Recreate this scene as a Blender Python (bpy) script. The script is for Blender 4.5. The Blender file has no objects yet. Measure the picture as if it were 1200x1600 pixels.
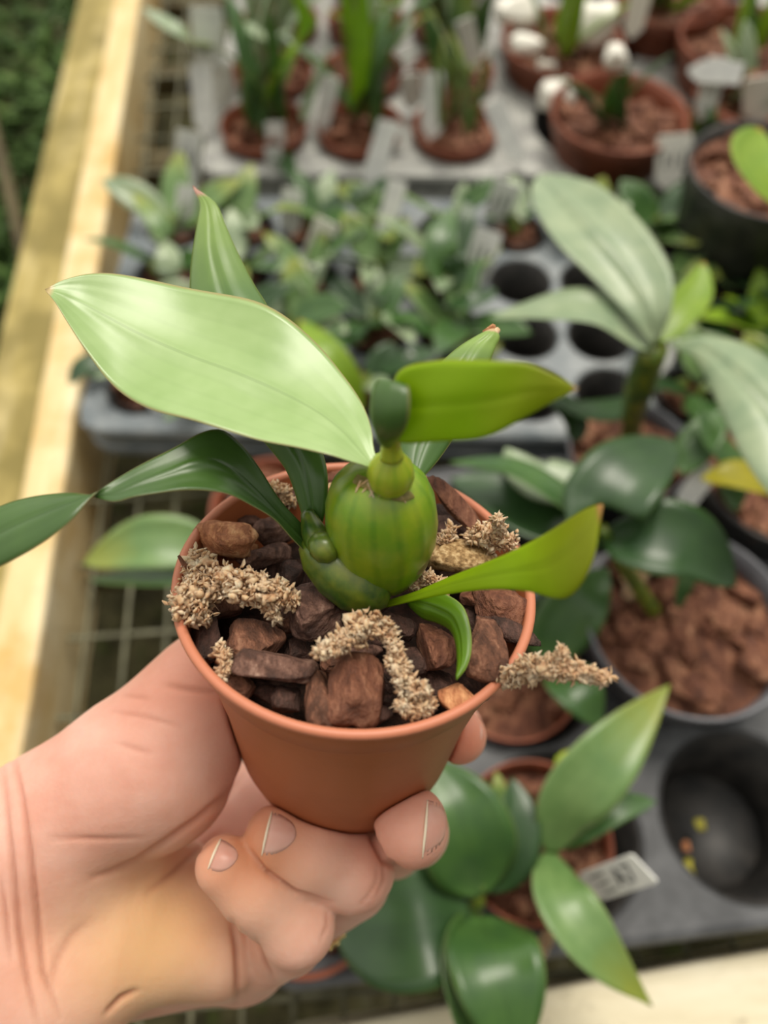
import bpy, bmesh, math, random
import numpy as np
from mathutils import Vector, Matrix, noise
from mathutils.bvhtree import BVHTree

S = bpy.context.scene
COL = S.collection
# ------------------------------------------------------------------ camera
CAM_H = 0.464
PITCH = math.radians(60)
F = 1200.0                      # focal length in pixels of the 1200x1600 frame
cam_d = bpy.data.cameras.new('camera')
cam = bpy.data.objects.new('camera', cam_d)
COL.objects.link(cam)
cam.location = (0, 0, CAM_H)
cam.rotation_euler = (math.pi / 2 - PITCH, 0, 0)
cam_d.sensor_fit = 'VERTICAL'
cam_d.sensor_height = 24
cam_d.lens = 24 * F / 1600
cam_d.clip_start = 0.01
cam_d.clip_end = 50
cam_d.dof.use_dof = True
cam_d.dof.focus_distance = 0.158
cam_d.dof.aperture_fstop = 4.9
S.camera = cam
# ------------------------------------------------------------------ light
S.view_settings.view_transform = 'Standard'
S.view_settings.look = 'None'
S.view_settings.gamma = 1
S.view_settings.use_curve_mapping = False
S.view_settings.exposure = 0.0

world = bpy.data.worlds.new('world')
S.world = world
world.use_nodes = True
wn, wl = world.node_tree.nodes, world.node_tree.links
wn.clear()
wo = wn.new('ShaderNodeOutputWorld'); wb = wn.new('ShaderNodeBackground')
tc = wn.new('ShaderNodeTexCoord'); sep = wn.new('ShaderNodeSeparateXYZ')
cr = wn.new('ShaderNodeValToRGB'); nz = wn.new('ShaderNodeTexNoise'); mx = wn.new('ShaderNodeMix')
mth = wn.new('ShaderNodeMath'); mth.operation = 'MULTIPLY_ADD'
wl.new(tc.outputs['Generated'], sep.inputs[0])
wl.new(tc.outputs['Generated'], nz.inputs['Vector']); nz.inputs['Scale'].default_value = 3.0
nz.inputs['Detail'].default_value = 3
# brighter overhead and ahead (the far side of the glasshouse), dimmer behind the photographer
dot = wn.new('ShaderNodeVectorMath'); dot.operation = 'DOT_PRODUCT'
dot.inputs[1].default_value = (-0.22, 0.55, 0.80)
wl.new(tc.outputs['Generated'], dot.inputs[0])
wl.new(nz.outputs[0], mth.inputs[0]); mth.inputs[1].default_value = 0.5
wl.new(dot.outputs['Value'], mth.inputs[2])
wl.new(mth.outputs[0], cr.inputs[0])
e = cr.color_ramp.elements
e[0].position = 0.0; e[0].color = (0.10, 0.10, 0.085, 1)
e[1].position = 1.0; e[1].color = (1.0, 0.97, 0.90, 1)
m1 = cr.color_ramp.elements.new(0.42); m1.color = (0.44, 0.43, 0.39, 1)
wl.new(cr.outputs[0], wb.inputs['Color'])
wb.inputs['Strength'].default_value = 1.25
wl.new(wb.outputs[0], wo.inputs[0])

sun_d = bpy.data.lights.new('sun', 'SUN')
sun_d.energy = 2.8
sun_d.angle = math.radians(28)
sun_d.color = (1.0, 0.93, 0.82)
sun = bpy.data.objects.new('sun', sun_d)
COL.objects.link(sun)
sun.rotation_euler = Vector((0.12, 0.42, 0.90)).to_track_quat('Z', 'Y').to_euler()

# ------------------------------------------------------------------ helpers
CR = Vector((1, 0, 0)); CF = Vector((0, math.cos(PITCH), -math.sin(PITCH))); CU = CR.cross(CF)
CO = Vector((0, 0, CAM_H))
def P(px, py, d):
    """the point d metres in front of the lens along the ray through a photo pixel"""
    return CO + (CF + CR * ((px - 600) / F) + CU * ((800 - py) / F)) * d
def Z(px, py, z):
    """the point of that ray at height z above the bench"""
    v = CF + CR * ((px - 600) / F) + CU * ((800 - py) / F)
    return CO + v * ((z - CAM_H) / v.z)
def camxyz(p):
    v = p - CO
    return Vector((v.dot(CR), v.dot(CU), v.dot(CF)))

def tag(o, label=None, cat=None, group=None, kind=None):
    if label: o['label'] = label
    if cat: o['category'] = cat
    if group: o['group'] = group
    if kind: o['kind'] = kind
    return o
def empty(name, loc, label=None, cat=None, group=None):
    o = bpy.data.objects.new(name, None)
    o.empty_display_size = 0.01
    o.location = loc
    COL.objects.link(o)
    return tag(o, label, cat, group)
def origin_of(o):
    p = Vector((0, 0, 0))
    while o:
        p += o.location; o = o.parent
    return p
def mk(name, verts, faces, mat, parent=None, smooth=True, uvs=None, origin=None):
    """links one mesh object; verts are world coordinates"""
    me = bpy.data.meshes.new(name)
    if parent is not None:
        base = origin_of(parent)
    elif origin is not None:
        base = Vector(origin)
    else:
        a = np.array([tuple(v) for v in verts]); base = Vector((a[:, 0].mean(), a[:, 1].mean(), a[:, 2].min()))
    me.from_pydata([tuple(Vector(v) - base) for v in verts], [], faces)
    if uvs is not None:
        ul = me.uv_layers.new(name='UVMap')
        for lp in me.loops:
            ul.data[lp.index].uv = uvs[lp.vertex_index]
    if smooth:
        me.polygons.foreach_set('use_smooth', [True] * len(me.polygons))
    me.materials.append(mat)
    me.update()
    o = bpy.data.objects.new(name, me)
    COL.objects.link(o)
    if parent is not None: o.parent = parent
    else: o.location = base
    return o
def srgb(h, k=1.0):
    h = h.lstrip('#')
    c = [int(h[i:i + 2], 16) / 255 for i in (0, 2, 4)]
    return tuple((x / 12.92 if x <= 0.04045 else ((x + 0.055) / 1.055) ** 2.4) * k for x in c) + (1,)

# ------------------------------------------------------------------ materials
class NT:
    def __init__(s, name):
        s.m = bpy.data.materials.new(name); s.m.use_nodes = True
        s.n = s.m.node_tree.nodes; s.l = s.m.node_tree.links; s.n.clear()
        s.out = s.n.new('ShaderNodeOutputMaterial')
    def new(s, t, **kw):
        n = s.n.new(t)
        for k, v in kw.items():
            if k.startswith('i_'):
                n.inputs[k[2:].replace('_', ' ')].default_value = v
            else: setattr(n, k, v)
        return n
    def tc(s, out='Object'):
        return s.new('ShaderNodeTexCoord').outputs[out]
    def noise(s, scale, detail=4, vec=None, rough=.6):
        n = s.new('ShaderNodeTexNoise'); n.inputs['Scale'].default_value = scale
        n.inputs['Detail'].default_value = detail; n.inputs['Roughness'].default_value = rough
        s.l.new(vec if vec is not None else s.tc(), n.inputs['Vector'])
        return n.outputs[0]
    def ramp(s, fac, stops):
        r = s.new('ShaderNodeValToRGB'); el = r.color_ramp.elements
        while len(el) < len(stops): el.new(.5)
        for q, (p, c) in zip(el, stops): q.position = p; q.color = c
        s.l.new(fac, r.inputs[0]); return r.outputs[0]
    def mix(s, fac, a, b, mode='MIX'):
        m = s.new('ShaderNodeMix'); m.data_type = 'RGBA'; m.blend_type = mode
        for sock, v in ((m.inputs[0], fac), (m.inputs[6], a), (m.inputs[7], b)):
            if hasattr(v, 'is_linked') or hasattr(v, 'links'): s.l.new(v, sock)
            else: sock.default_value = v
        return m.outputs[2]
    def math(s, op, a, b=0.0, c=0.0):
        m = s.new('ShaderNodeMath'); m.operation = op
        for i, v in enumerate((a, b, c)):
            if hasattr(v, 'links'): s.l.new(v, m.inputs[i])
            else: m.inputs[i].default_value = v
        return m.outputs[0]
    def bump(s, h, strength=.3, dist=.001):
        b = s.new('ShaderNodeBump'); b.inputs['Strength'].default_value = strength
        b.inputs['Distance'].default_value = dist; s.l.new(h, b.inputs['Height']); return b.outputs[0]
    def bsdf(s, col, rough=.5, normal=None, spec=.5, sss=0, trans=0, trcol=None, coat=0, alpha=None):
        b = s.new('ShaderNodeBsdfPrincipled')
        for nm, v in (('Base Color', col), ('Roughness', rough), ('Specular IOR Level', spec)):
            if hasattr(v, 'links'): s.l.new(v, b.inputs[nm])
            else: b.inputs[nm].default_value = v
        if normal is not None: s.l.new(normal, b.inputs['Normal'])
        if coat: b.inputs['Coat Weight'].default_value = coat; b.inputs['Coat Roughness'].default_value = .3
        if alpha is not None: b.inputs['Alpha'].default_value = alpha
        if sss:
            b.inputs['Subsurface Weight'].default_value = sss
            b.inputs['Subsurface Radius'].default_value = (1, .35, .2)
            b.inputs['Subsurface Scale'].default_value = .004
        o = b.outputs[0]
        if trans:
            t = s.new('ShaderNodeBsdfTranslucent'); m = s.new('ShaderNodeMixShader')
            m.inputs[0].default_value = trans
            if hasattr(trcol, 'links'): s.l.new(trcol, t.inputs['Color'])
            else: t.inputs['Color'].default_value = trcol
            if normal is not None: s.l.new(normal, t.inputs['Normal'])
            s.l.new(o, m.inputs[1]); s.l.new(t.outputs[0], m.inputs[2]); o = m.outputs[0]
        s.l.new(o, s.out.inputs[0]); return s.m

def leaf_mat(name, base, dark, tip=None, edge='#8a7b4a', tipstart=.93, rough=.38, trans=.28, veins=9, coat=.25, spec=.5, yellow=None):
    t = NT(name)
    uv = t.tc('UV'); sp = t.new('ShaderNodeSeparateXYZ'); t.l.new(uv, sp.inputs[0])
    u, v = sp.outputs[0], sp.outputs[1]
    n = t.noise(60, 3)
    c = t.mix(t.ramp(n, [(.35, (0, 0, 0, 1)), (.7, (1, 1, 1, 1))]), srgb(base), srgb(dark))
    # parallel veins
    w = t.math('SINE', t.math('MULTIPLY', u, veins * 6.283))
    vv = t.ramp(w, [(.55, (0, 0, 0, 1)), (1, (1, 1, 1, 1))])
    c = t.mix(t.math('MULTIPLY', vv, .10), c, srgb(dark, .7))
    au = t.math('ABSOLUTE', t.math('SUBTRACT', u, .5))
    rib = t.math('LESS_THAN', au, .012)
    c = t.mix(t.math('MULTIPLY', rib, .35), c, srgb(dark, .6))
    if yellow:
        yf = t.ramp(t.math('ADD', v, t.math('MULTIPLY', n, .3)), [(.75, (0, 0, 0, 1)), (1.0, (1, 1, 1, 1))])
        c = t.mix(yf, c, srgb(yellow))
    if tip:
        tf = t.ramp(t.math('ADD', v, t.math('MULTIPLY', n, .03)), [(tipstart, (0, 0, 0, 1)), (min(1, tipstart + .02), (1, 1, 1, 1))])
        c = t.mix(tf, c, srgb(tip))
    ed = t.ramp(au, [(.480, (0, 0, 0, 1)), (.495, (1, 1, 1, 1))])
    c = t.mix(t.math('MULTIPLY', ed, .7), c, srgb(edge))
    h = t.math('ADD', t.math('MULTIPLY', w, .22), t.math('MULTIPLY', t.noise(400, 3), .35))
    tr = t.mix(.55, c, srgb('#9dc020'))
    return t.bsdf(c, rough, t.bump(h, .22, .0004), spec, trans=trans, trcol=tr, coat=coat)

def plastic(name, col, rough=.45, dusty=None, scale=60):
    t = NT(name)
    c = srgb(col)
    if dusty:
        c = t.mix(t.ramp(t.noise(scale, 5), [(.42, (0, 0, 0, 1)), (.62, (1, 1, 1, 1))]), srgb(col), srgb(dusty))
    return t.bsdf(c, rough, t.bump(t.noise(300, 3), .08, .0005), .4)

M = {}
# orchid held in the hand
M['leaf_big'] = leaf_mat('leaf_big', '#a0bb78', '#8aaa5e', '#c0a870', '#a48a58', .985, .36, .15, 7, coat=.6)
M['leaf_mid'] = leaf_mat('leaf_mid', '#527430', '#456a2e', '#b98a78', '#8f9a50', .955, .36, .15, 5, yellow='#7a9640')
M['leaf_dark'] = leaf_mat('leaf_dark', '#4a6b2c', '#3d5c28', None, '#9b9060', .99, .33, .25, 5)
M['leaf_lime'] = leaf_mat('leaf_lime', '#bcdc20', '#aed01c', '#c98f50', '#a79a1c', .975, .42, .6, 2, coat=.1, yellow='#a5ac1c')
M['leaf_new'] = leaf_mat('leaf_new', '#6c9418', '#5c8614', None, '#b0c060', .99, .35, .4, 5)
M['leaf_back'] = leaf_mat('leaf_back', '#4a6c2e', '#3f602a', '#d2b088', '#a8a860', .965, .38, .25, 4, yellow='#8aa850')
# background foliage
M['bg_green'] = leaf_mat('bg_green', '#4c7034', '#3c5f30', None, '#7f8f50', .99, .33, .25, 5)
M['bg_deep'] = leaf_mat('bg_deep', '#35542a', '#2b4826', None, '#55703a', .99, .36, .2, 3)
M['bg_grey'] = leaf_mat('bg_grey', '#9cab86', '#7c9270', None, '#a8b090', .99, .38, .15, 3)
M['bg_lime'] = leaf_mat('bg_lime', '#9dbc34', '#86ac28', '#c0a030', '#b0b440', .96, .4, .45, 3)
M['bg_yellow'] = leaf_mat('bg_yellow', '#b5a916', '#a39a14', None, '#c8bc40', .99, .45, .4, 3)
M['bg_pale'] = leaf_mat('bg_pale', '#7c9a5c', '#66884c', None, '#b0b880', .99, .36, .25, 3, yellow='#8f9a40')
def bulb_mat(name, base, dark, stripes):
    t = NT(name); uv = t.tc('UV'); sp = t.new('ShaderNodeSeparateXYZ'); t.l.new(uv, sp.inputs[0])
    w = t.math('SINE', t.math('MULTIPLY', sp.outputs[0], stripes * 6.283))
    n = t.noise(120, 4)
    c = t.mix(t.ramp(w, [(.3, (0, 0, 0, 1)), (1, (1, 1, 1, 1))]), srgb(base), srgb(dark))
    c = t.mix(t.ramp(n, [(.4, (0, 0, 0, 1)), (.8, (.6, .6, .6, 1))]), c, srgb('#a7a82c'))
    return t.bsdf(c, .3, t.bump(t.noise(500, 2), .05, .0003), .5, sss=.25, coat=.2)
M['bulb'] = bulb_mat('bulb', '#6d9014', '#5c8410', 14)
M['bulb_small'] = bulb_mat('bulb_small', '#93a522', '#86a01c', 8)
M['bulb_dark'] = bulb_mat('bulb_dark', '#3c5a1c', '#314d1a', 6)
t = NT('papery_sheath'); M['sheath'] = t.bsdf(t.mix(t.ramp(t.noise(300, 4), [(.4, (0, 0, 0, 1)), (.6, (1, 1, 1, 1))]), srgb('#c9b98a'), srgb('#a89a52')), .5, None, .4, trans=.5, trcol=srgb('#c8bc70'), alpha=.55)
# bark
def bark_mat(name, a, b, c3, sc=260):
    t = NT(name); o = t.tc()
    mp = t.new('ShaderNodeMapping'); mp.inputs['Scale'].default_value = (1, .35, 2.2); t.l.new(o, mp.inputs[0])
    n = t.noise(sc, 6, mp.outputs[0], .7); n2 = t.noise(90, 3)
    c = t.ramp(n, [(.34, srgb(a, .5)), (.46, srgb(a)), (.56, srgb(b)), (.68, srgb(c3))])
    c = t.mix(t.ramp(n2, [(.45, (0, 0, 0, 1)), (.75, (.6, .6, .6, 1))]), c, srgb(a, .5))
    h = t.math('ADD', t.math('MULTIPLY', n, 1.0), t.math('MULTIPLY', t.noise(1100, 4), .3))
    return t.bsdf(c, .62, t.bump(h, 1.0, .0016), .35)
M['bark_brown'] = bark_mat('bark_brown', '#5e3c2b', '#80543e', '#b08468')
M['bark_grey'] = bark_mat('bark_grey', '#573b30', '#7a584a', '#ab8b78')
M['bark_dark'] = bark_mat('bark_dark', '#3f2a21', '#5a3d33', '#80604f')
M['bark_orange'] = bark_mat('bark_orange', '#b06f48', '#d69a6a', '#efc294')
M['bark_red'] = bark_mat('bark_red', '#6f432f', '#8a5a42', '#ad8064')
M['bark_bg'] = bark_mat('bark_bg', '#6a3f2c', '#8f5f45', '#c09070', 160)
t = NT('stone'); M['stone'] = t.bsdf(t.ramp(t.noise(900, 4), [(.35, srgb('#6a5030')), (.5, srgb('#a08055')), (.65, srgb('#c8ac80'))]), .8, t.bump(t.noise(900, 4), .6, .0006), .3)
t = NT('moss_dry'); M['moss'] = t.bsdf(t.ramp(t.noise(350, 5), [(.32, srgb('#c8926a')), (.48, srgb('#ecc59c')), (.64, srgb('#f8e2c0'))]), .8, None, .2, sss=.2, trans=.25, trcol=srgb('#d8b078'))
t = NT('humus'); M['humus'] = t.bsdf(t.ramp(t.noise(500, 5), [(.4, srgb('#1c120c')), (.6, srgb('#35221a'))]), .9, t.bump(t.noise(600, 4), .9, .001), .2)
# plastics
M['terracotta'] = plastic('terracotta_plastic', '#a9613b', .48, '#a05a35', 30)
M['terra_rim'] = plastic('terracotta_rim', '#c0785a', .42)
M['brown_pot'] = plastic('brown_plastic', '#8a4a32', .45, '#7a4430', 50)
M['black_pot'] = plastic('black_plastic', '#2c2b2a', .42, '#4a4744', 90)
M['grey_pot'] = plastic('grey_plastic', '#5c5d62', .35, '#6c6c70', 50)
M['tray_dark'] = plastic('tray_dark_plastic', '#414244', .5, '#58595b', 45)
M['tray_blue'] = plastic('tray_slate_plastic', '#6a7276', .4, '#8a8f90', 45)
M['tray_dusty'] = plastic('tray_dusty_plastic', '#8c8c88', .5, '#b5b5ae', 60)
M['tray_black'] = plastic('cell_black_plastic', '#1d1c1b', .5, '#33302d', 70)
M['white_tag'] = plastic('white_tag_plastic', '#f0f0ea', .4, '#dededa', 90)
M['bright_tag'] = plastic('bright_tag_plastic', '#f6f2e6', .4)
M['ink'] = plastic('ink', '#2a2c30', .6)
t = NT('gold'); b_ = t.new('ShaderNodeBsdfPrincipled'); b_.inputs['Base Color'].default_value = srgb('#e6c88c'); b_.inputs['Metallic'].default_value = 1; b_.inputs['Roughness'].default_value = .18
t.l.new(b_.outputs[0], t.out.inputs[0]); M['gold'] = t.m
def wood(name, a, b, c, sc=(18, 2.2, 18), moss=None):
    t = NT(name); mp = t.new('ShaderNodeMapping'); mp.inputs['Scale'].default_value = sc; t.l.new(t.tc(), mp.inputs[0])
    n = t.noise(2.4, 7, mp.outputs[0], .7); n2 = t.noise(14, 4)
    col = t.ramp(n, [(.3, srgb(a)), (.5, srgb(b)), (.7, srgb(c))])
    if moss: col = t.mix(t.ramp(n2, [(.45, (0, 0, 0, 1)), (.62, (.8, .8, .8, 1))]), col, srgb(moss))
    col = t.mix(t.ramp(t.noise(160, 4), [(.6, (0, 0, 0, 1)), (.75, (.35, .35, .35, 1))]), col, srgb('#5a4a30'))
    return t.bsdf(col, .7, t.bump(n, .5, .002), .25)
M['wood_rail'] = wood('weathered_timber', '#cdb27c', '#e0cb9c', '#efe2c2', moss='#c7a05c')
M['wood_front'] = wood('pale_timber', '#c4b898', '#d6ccb0', '#e4dcc6', (2.2, 18, 18))
M['wood_moss'] = wood('mossy_timber', '#857745', '#a8985c', '#c8b88a', moss='#776c3a')
M['wood_dark'] = wood('dark_wet_timber', '#3a3424', '#5a5138', '#7a7050')
M['wire'] = plastic('wire_galvanised', '#6c6a52', .6, '#4c4a34', 80)
t = NT('ground_moss'); n = t.noise(11, 7, rough=.7); n2 = t.noise(40, 4)
gc = t.ramp(n, [(.35, srgb('#26241a')), (.48, srgb('#4a4630')), (.6, srgb('#6c6648')), (.72, srgb('#a8a28c'))])
gc = t.mix(t.ramp(n2, [(.55, (0, 0, 0, 1)), (.7, (.6, .6, .6, 1))]), gc, srgb('#4a5a24'))
M['ground'] = t.bsdf(gc, .9, t.bump(n2, .8, .01), .1)
t = NT('skin'); o = t.tc()
at = t.new('ShaderNodeAttribute'); at.attribute_name = 'tone'
sp = t.new('ShaderNodeSeparateColor'); t.l.new(at.outputs['Color'], sp.inputs[0])
c = t.mix(t.ramp(t.noise(55, 4), [(.35, (0, 0, 0, 1)), (.68, (1, 1, 1, 1))]), srgb('#dfa490'), srgb('#ecbcaa'))
c = t.mix(sp.outputs[0], c, srgb('#cf8468'))       # red fingertips and thumb
c = t.mix(sp.outputs[1], c, srgb('#dcb078'))       # sallow heel of the hand
c = t.mix(sp.outputs[2], c, srgb('#b06a50'))       # creases
vo = t.new('ShaderNodeTexVoronoi'); vo.inputs['Scale'].default_value = 900; t.l.new(o, vo.inputs['Vector'])
h = t.math('ADD', t.math('MULTIPLY', vo.outputs['Distance'], .25), t.math('MULTIPLY', t.noise(260, 5), .9))
M['skin'] = t.bsdf(c, .52, t.bump(h, .22, .0006), .35, sss=.35)
t = NT('nail'); M['nail'] = t.bsdf(t.mix(t.ramp(t.noise(90, 3), [(.4, (0, 0, 0, 1)), (.7, (1, 1, 1, 1))]), srgb('#d99a88'), srgb('#e2aa9a')), .36, None, .4, sss=.3, coat=.1)
M['nail_tip'] = plastic('nail_white', '#ecdcc0', .35)
t = NT('grass_blades'); M['weed'] = t.bsdf(t.ramp(t.noise(20, 4), [(.35, srgb('#385224')), (.55, srgb('#5e7e3c')), (.75, srgb('#86a058'))]), .6, None, .3, trans=.3, trcol=srgb('#6a8a30'))

# ------------------------------------------------------------------ shape builders
def catmull(arr, n):
    """arr (k, dims) -> (n, dims) along a centripetal-ish Catmull-Rom through the rows"""
    a = np.asarray(arr, float); k = len(a)
    mid = a.reshape(k, -1)
    seg = np.linalg.norm(np.diff(mid, axis=0), axis=1); seg = np.maximum(seg, 1e-7)
    cum = np.concatenate([[0], np.cumsum(seg)]); cum /= cum[-1]
    ts = np.linspace(0, 1, n); out = np.zeros((n,) + a.shape[1:])
    for i, t_ in enumerate(ts):
        j = min(k - 2, max(0, np.searchsorted(cum, t_, side='right') - 1))
        u = (t_ - cum[j]) / (cum[j + 1] - cum[j])
        h = cum[j + 1] - cum[j]
        def tan(q):
            if q == 0: return (a[1] - a[0]) / (cum[1] - cum[0])
            if q == k - 1: return (a[-1] - a[-2]) / (cum[-1] - cum[-2])
            return (a[q + 1] - a[q - 1]) / (cum[q + 1] - cum[q - 1])
        m0, m1 = tan(j) * h, tan(j + 1) * h
        u2, u3 = u * u, u * u * u
        out[i] = (2*u3 - 3*u2 + 1) * a[j] + (u3 - 2*u2 + u) * m0 + (-2*u3 + 3*u2) * a[j + 1] + (u3 - u2) * m1
    return out, cum

def blade(name, A, B, mat, parent=None, cup=.12, rib=.02, n=36, m=12, thick=.00035, wave=.0, seed=0, face=None):
    """a leaf between two edge lines A, B (world points); cup bends it across, closed with thickness"""
    arr = np.stack([np.array([tuple(p) for p in A]), np.array([tuple(p) for p in B])], 1)
    g, _ = catmull(arr, n)
    a, b = g[:, 0], g[:, 1]
    mid = (a + b) / 2; T = np.gradient(mid, axis=0); W = b - a
    wl_ = np.linalg.norm(W, axis=1)
    N = np.cross(W, T); N /= np.maximum(np.linalg.norm(N, axis=1, keepdims=True), 1e-9)
    # keep the normal continuous
    for i in range(1, n):
        if wl_[i] < 1e-5: N[i] = N[i - 1]
    rnd = random.Random(seed); ph = [rnd.uniform(0, 6.28) for _ in range(4)]
    V, UV = [], []
    us = np.linspace(0, 1, m + 1)
    for side in (0, 1):
        for i in range(n):
            for u in us:
                bend = cup * wl_[i] * 4 * u * (1 - u)
                bend += -rib * wl_[i] * math.exp(-((u - .5) / .05) ** 2) * (1 if cup >= 0 else -1)
                s_ = i / (n - 1)
                if wave: bend += wave * wl_[i] * math.sin(s_ * 14 + ph[0] + u * 3) * (u - .5) * 2
                off = bend + (thick if side else 0) * (1 if .02 < u < .98 else .5)
                V.append(Vector(a[i] + W[i] * u + N[i] * off)); UV.append((u, s_))
    Fc = []; q = n * (m + 1)
    for i in range(n - 1):
        for j in range(m):
            p0 = i * (m + 1) + j; p1 = p0 + 1; p2 = p1 + m + 1; p3 = p0 + m + 1
            Fc.append((p0, p1, p2, p3)); Fc.append((q + p3, q + p2, q + p1, q + p0))
        for j in (0, m):
            p0 = i * (m + 1) + j; p3 = p0 + m + 1
            Fc.append((p0, p3, q + p3, q + p0) if j == 0 else (p3, p0, q + p0, q + p3))
    for i in (0, n - 1):
        for j in range(m):
            p0 = i * (m + 1) + j
            Fc.append((p0, q + p0, q + p0 + 1, p0 + 1) if i == 0 else (p0, p0 + 1, q + p0 + 1, q + p0))
    return mk(name, V, Fc, mat, parent, uvs=UV)

def edges(rows):
    """rows (ax, ay, ad, bx, by, bd) in photo pixels and metres -> two world edge lines"""
    return [P(r[0], r[1], r[2]) for r in rows], [P(r[3], r[4], r[5]) for r in rows]

def lens_w(t, a=.75, b=1.0, base=.12):
    w = math.sin(math.pi * min(1, t ** a)) ** b
    return max(w, base * (1 - t) ** .5 if t < .5 else 0)

def spine_leaf(name, pts, w, mat, parent, tilt=0.0, up=None, a=.75, b=.8, cup=.12, base=.12, n=26, m=8, k=12, seed=0, wave=0, thick=.0004):
    """leaf along world points pts, half-width w metres; tilt turns the blade about its spine"""
    g, _ = catmull(np.array([tuple(p) for p in pts]), k)
    T = np.gradient(g, axis=0)
    A, B = [], []
    for i in range(k):
        t_ = Vector(T[i]).normalized(); u = up or Vector((0, 0, 1))
        s = t_.cross(u)
        if s.length < .2: s = t_.cross(Vector((0.3, 1, 0)))
        s.normalize(); s = Matrix.Rotation(tilt, 3, t_) @ s
        ww = w * lens_w(i / (k - 1), a, b, base)
        if i == k - 1: ww = w * .02
        A.append(Vector(g[i]) - s * ww); B.append(Vector(g[i]) + s * ww)
    return blade(name, A, B, mat, parent, cup=-cup, n=n, m=m, seed=seed, wave=wave, thick=thick)

def frame(axis):
    w = Vector(axis).normalized(); u = w.orthogonal().normalized()
    if abs(w.z) > .5: u = (Vector((1, 0, 0)) - w * w.x).normalized()
    return u, w.cross(u), w
def lathe(name, p0, p1, prof, mat, parent=None, n=48, ribs=0, rib_d=0., closed=False, squash=1.0, caps=True):
    """revolve (t, r) about the axis p0 -> p1; t in fractions of the axis"""
    p0, p1 = Vector(p0), Vector(p1); u, v, w = frame(p1 - p0)
    V, Fc, UV = [], [], []
    for i, (t_, r) in enumerate(prof):
        c = p0.lerp(p1, t_)
        for j in range(n):
            an = 2 * math.pi * j / n
            rr = r * (1 + (rib_d * abs(math.sin(an * ribs / 2)) if ribs else 0))
            V.append(c + u * (math.cos(an) * rr) + v * (math.sin(an) * rr * squash)); UV.append((j / n, i / len(prof)))
    k = len(prof)
    for i in range(k - 1):
        for j in range(n):
            Fc.append((i * n + j, i * n + (j + 1) % n, (i + 1) * n + (j + 1) % n, (i + 1) * n + j))
    if caps and prof[0][1] > 1e-6: Fc.append(tuple(range(n))[::-1])
    if caps and prof[-1][1] > 1e-6 and not closed: Fc.append(tuple(range((k - 1) * n, k * n)))
    return mk(name, V, Fc, mat, parent, uvs=UV)
def tube(name, pts, rs, mat, parent=None, n=10, k=None, tag_=None):
    g, _ = catmull(np.array([tuple(p) for p in pts]), k or len(pts) * 4)
    R_ = np.interp(np.linspace(0, 1, len(g)), np.linspace(0, 1, len(rs)), rs)
    T = np.gradient(g, axis=0); V, Fc, UV = [], [], []
    u = Vector(T[0]).orthogonal().normalized()
    for i in range(len(g)):
        w = Vector(T[i]).normalized(); u = (u - w * u.dot(w)).normalized(); v = w.cross(u)
        for j in range(n):
            an = 2 * math.pi * j / n
            V.append(Vector(g[i]) + (u * math.cos(an) + v * math.sin(an)) * R_[i]); UV.append((j / n, i / len(g)))
    for i in range(len(g) - 1):
        for j in range(n):
            Fc.append((i * n + j, i * n + (j + 1) % n, (i + 1) * n + (j + 1) % n, (i + 1) * n + j))
    Fc.append(tuple(range(n))[::-1]); Fc.append(tuple(range((len(g) - 1) * n, len(g) * n)))
    return mk(name, V, Fc, mat, parent, uvs=UV)
def boxm(V, Fc, c, ax, ay, az, hx, hy, hz):
    i = len(V)
    for sz in (-1, 1):
        for sx, sy in ((-1, -1), (1, -1), (1, 1), (-1, 1)):
            V.append(c + ax * hx * sx + ay * hy * sy + az * hz * sz)
    Fc += [(i+3, i+2, i+1, i), (i+4, i+5, i+6, i+7), (i, i+1, i+5, i+4), (i+1, i+2, i+6, i+5), (i+2, i+3, i+7, i+6), (i+3, i, i+4, i+7)]
_ico = {}
def ico(level):
    if level not in _ico:
        bm = bmesh.new(); bmesh.ops.create_icosphere(bm, subdivisions=level, radius=1)
        _ico[level] = (np.array([v.co[:] for v in bm.verts]), [tuple(v.index for v in f.verts) for f in bm.faces]); bm.free()
    return _ico[level]
def chip_shape(seed, level=3, facets=9, rough=.07, flat=1.0):
    v, f = ico(level); v = v.copy(); r = np.random.RandomState(seed)
    v = np.sign(v) * np.abs(v) ** .6
    v *= np.array([.8, .8, .8])
    for _ in range(facets):
        d = r.randn(3); d /= np.linalg.norm(d); h = r.uniform(.48, .8)
        s = v @ d; ex = np.maximum(0, s - h); v -= np.outer(ex * .93, d)
    off = r.uniform(0, 50)
    for i in range(len(v)):
        p = Vector(v[i]) * 1.6 + Vector((off, off, 0)); q = Vector((p.x * 2.5, p.y, p.z * 5))
        k = noise.noise(p) * rough * 2 + noise.noise(q) * rough * 1.4 + noise.noise(p * 5) * rough * .7 + (abs(noise.noise(Vector((p.x, p.y * .6, p.z * 9)))) * rough * .9 if level > 2 else 0)
        v[i] *= 1 + k
    return v, f
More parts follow.
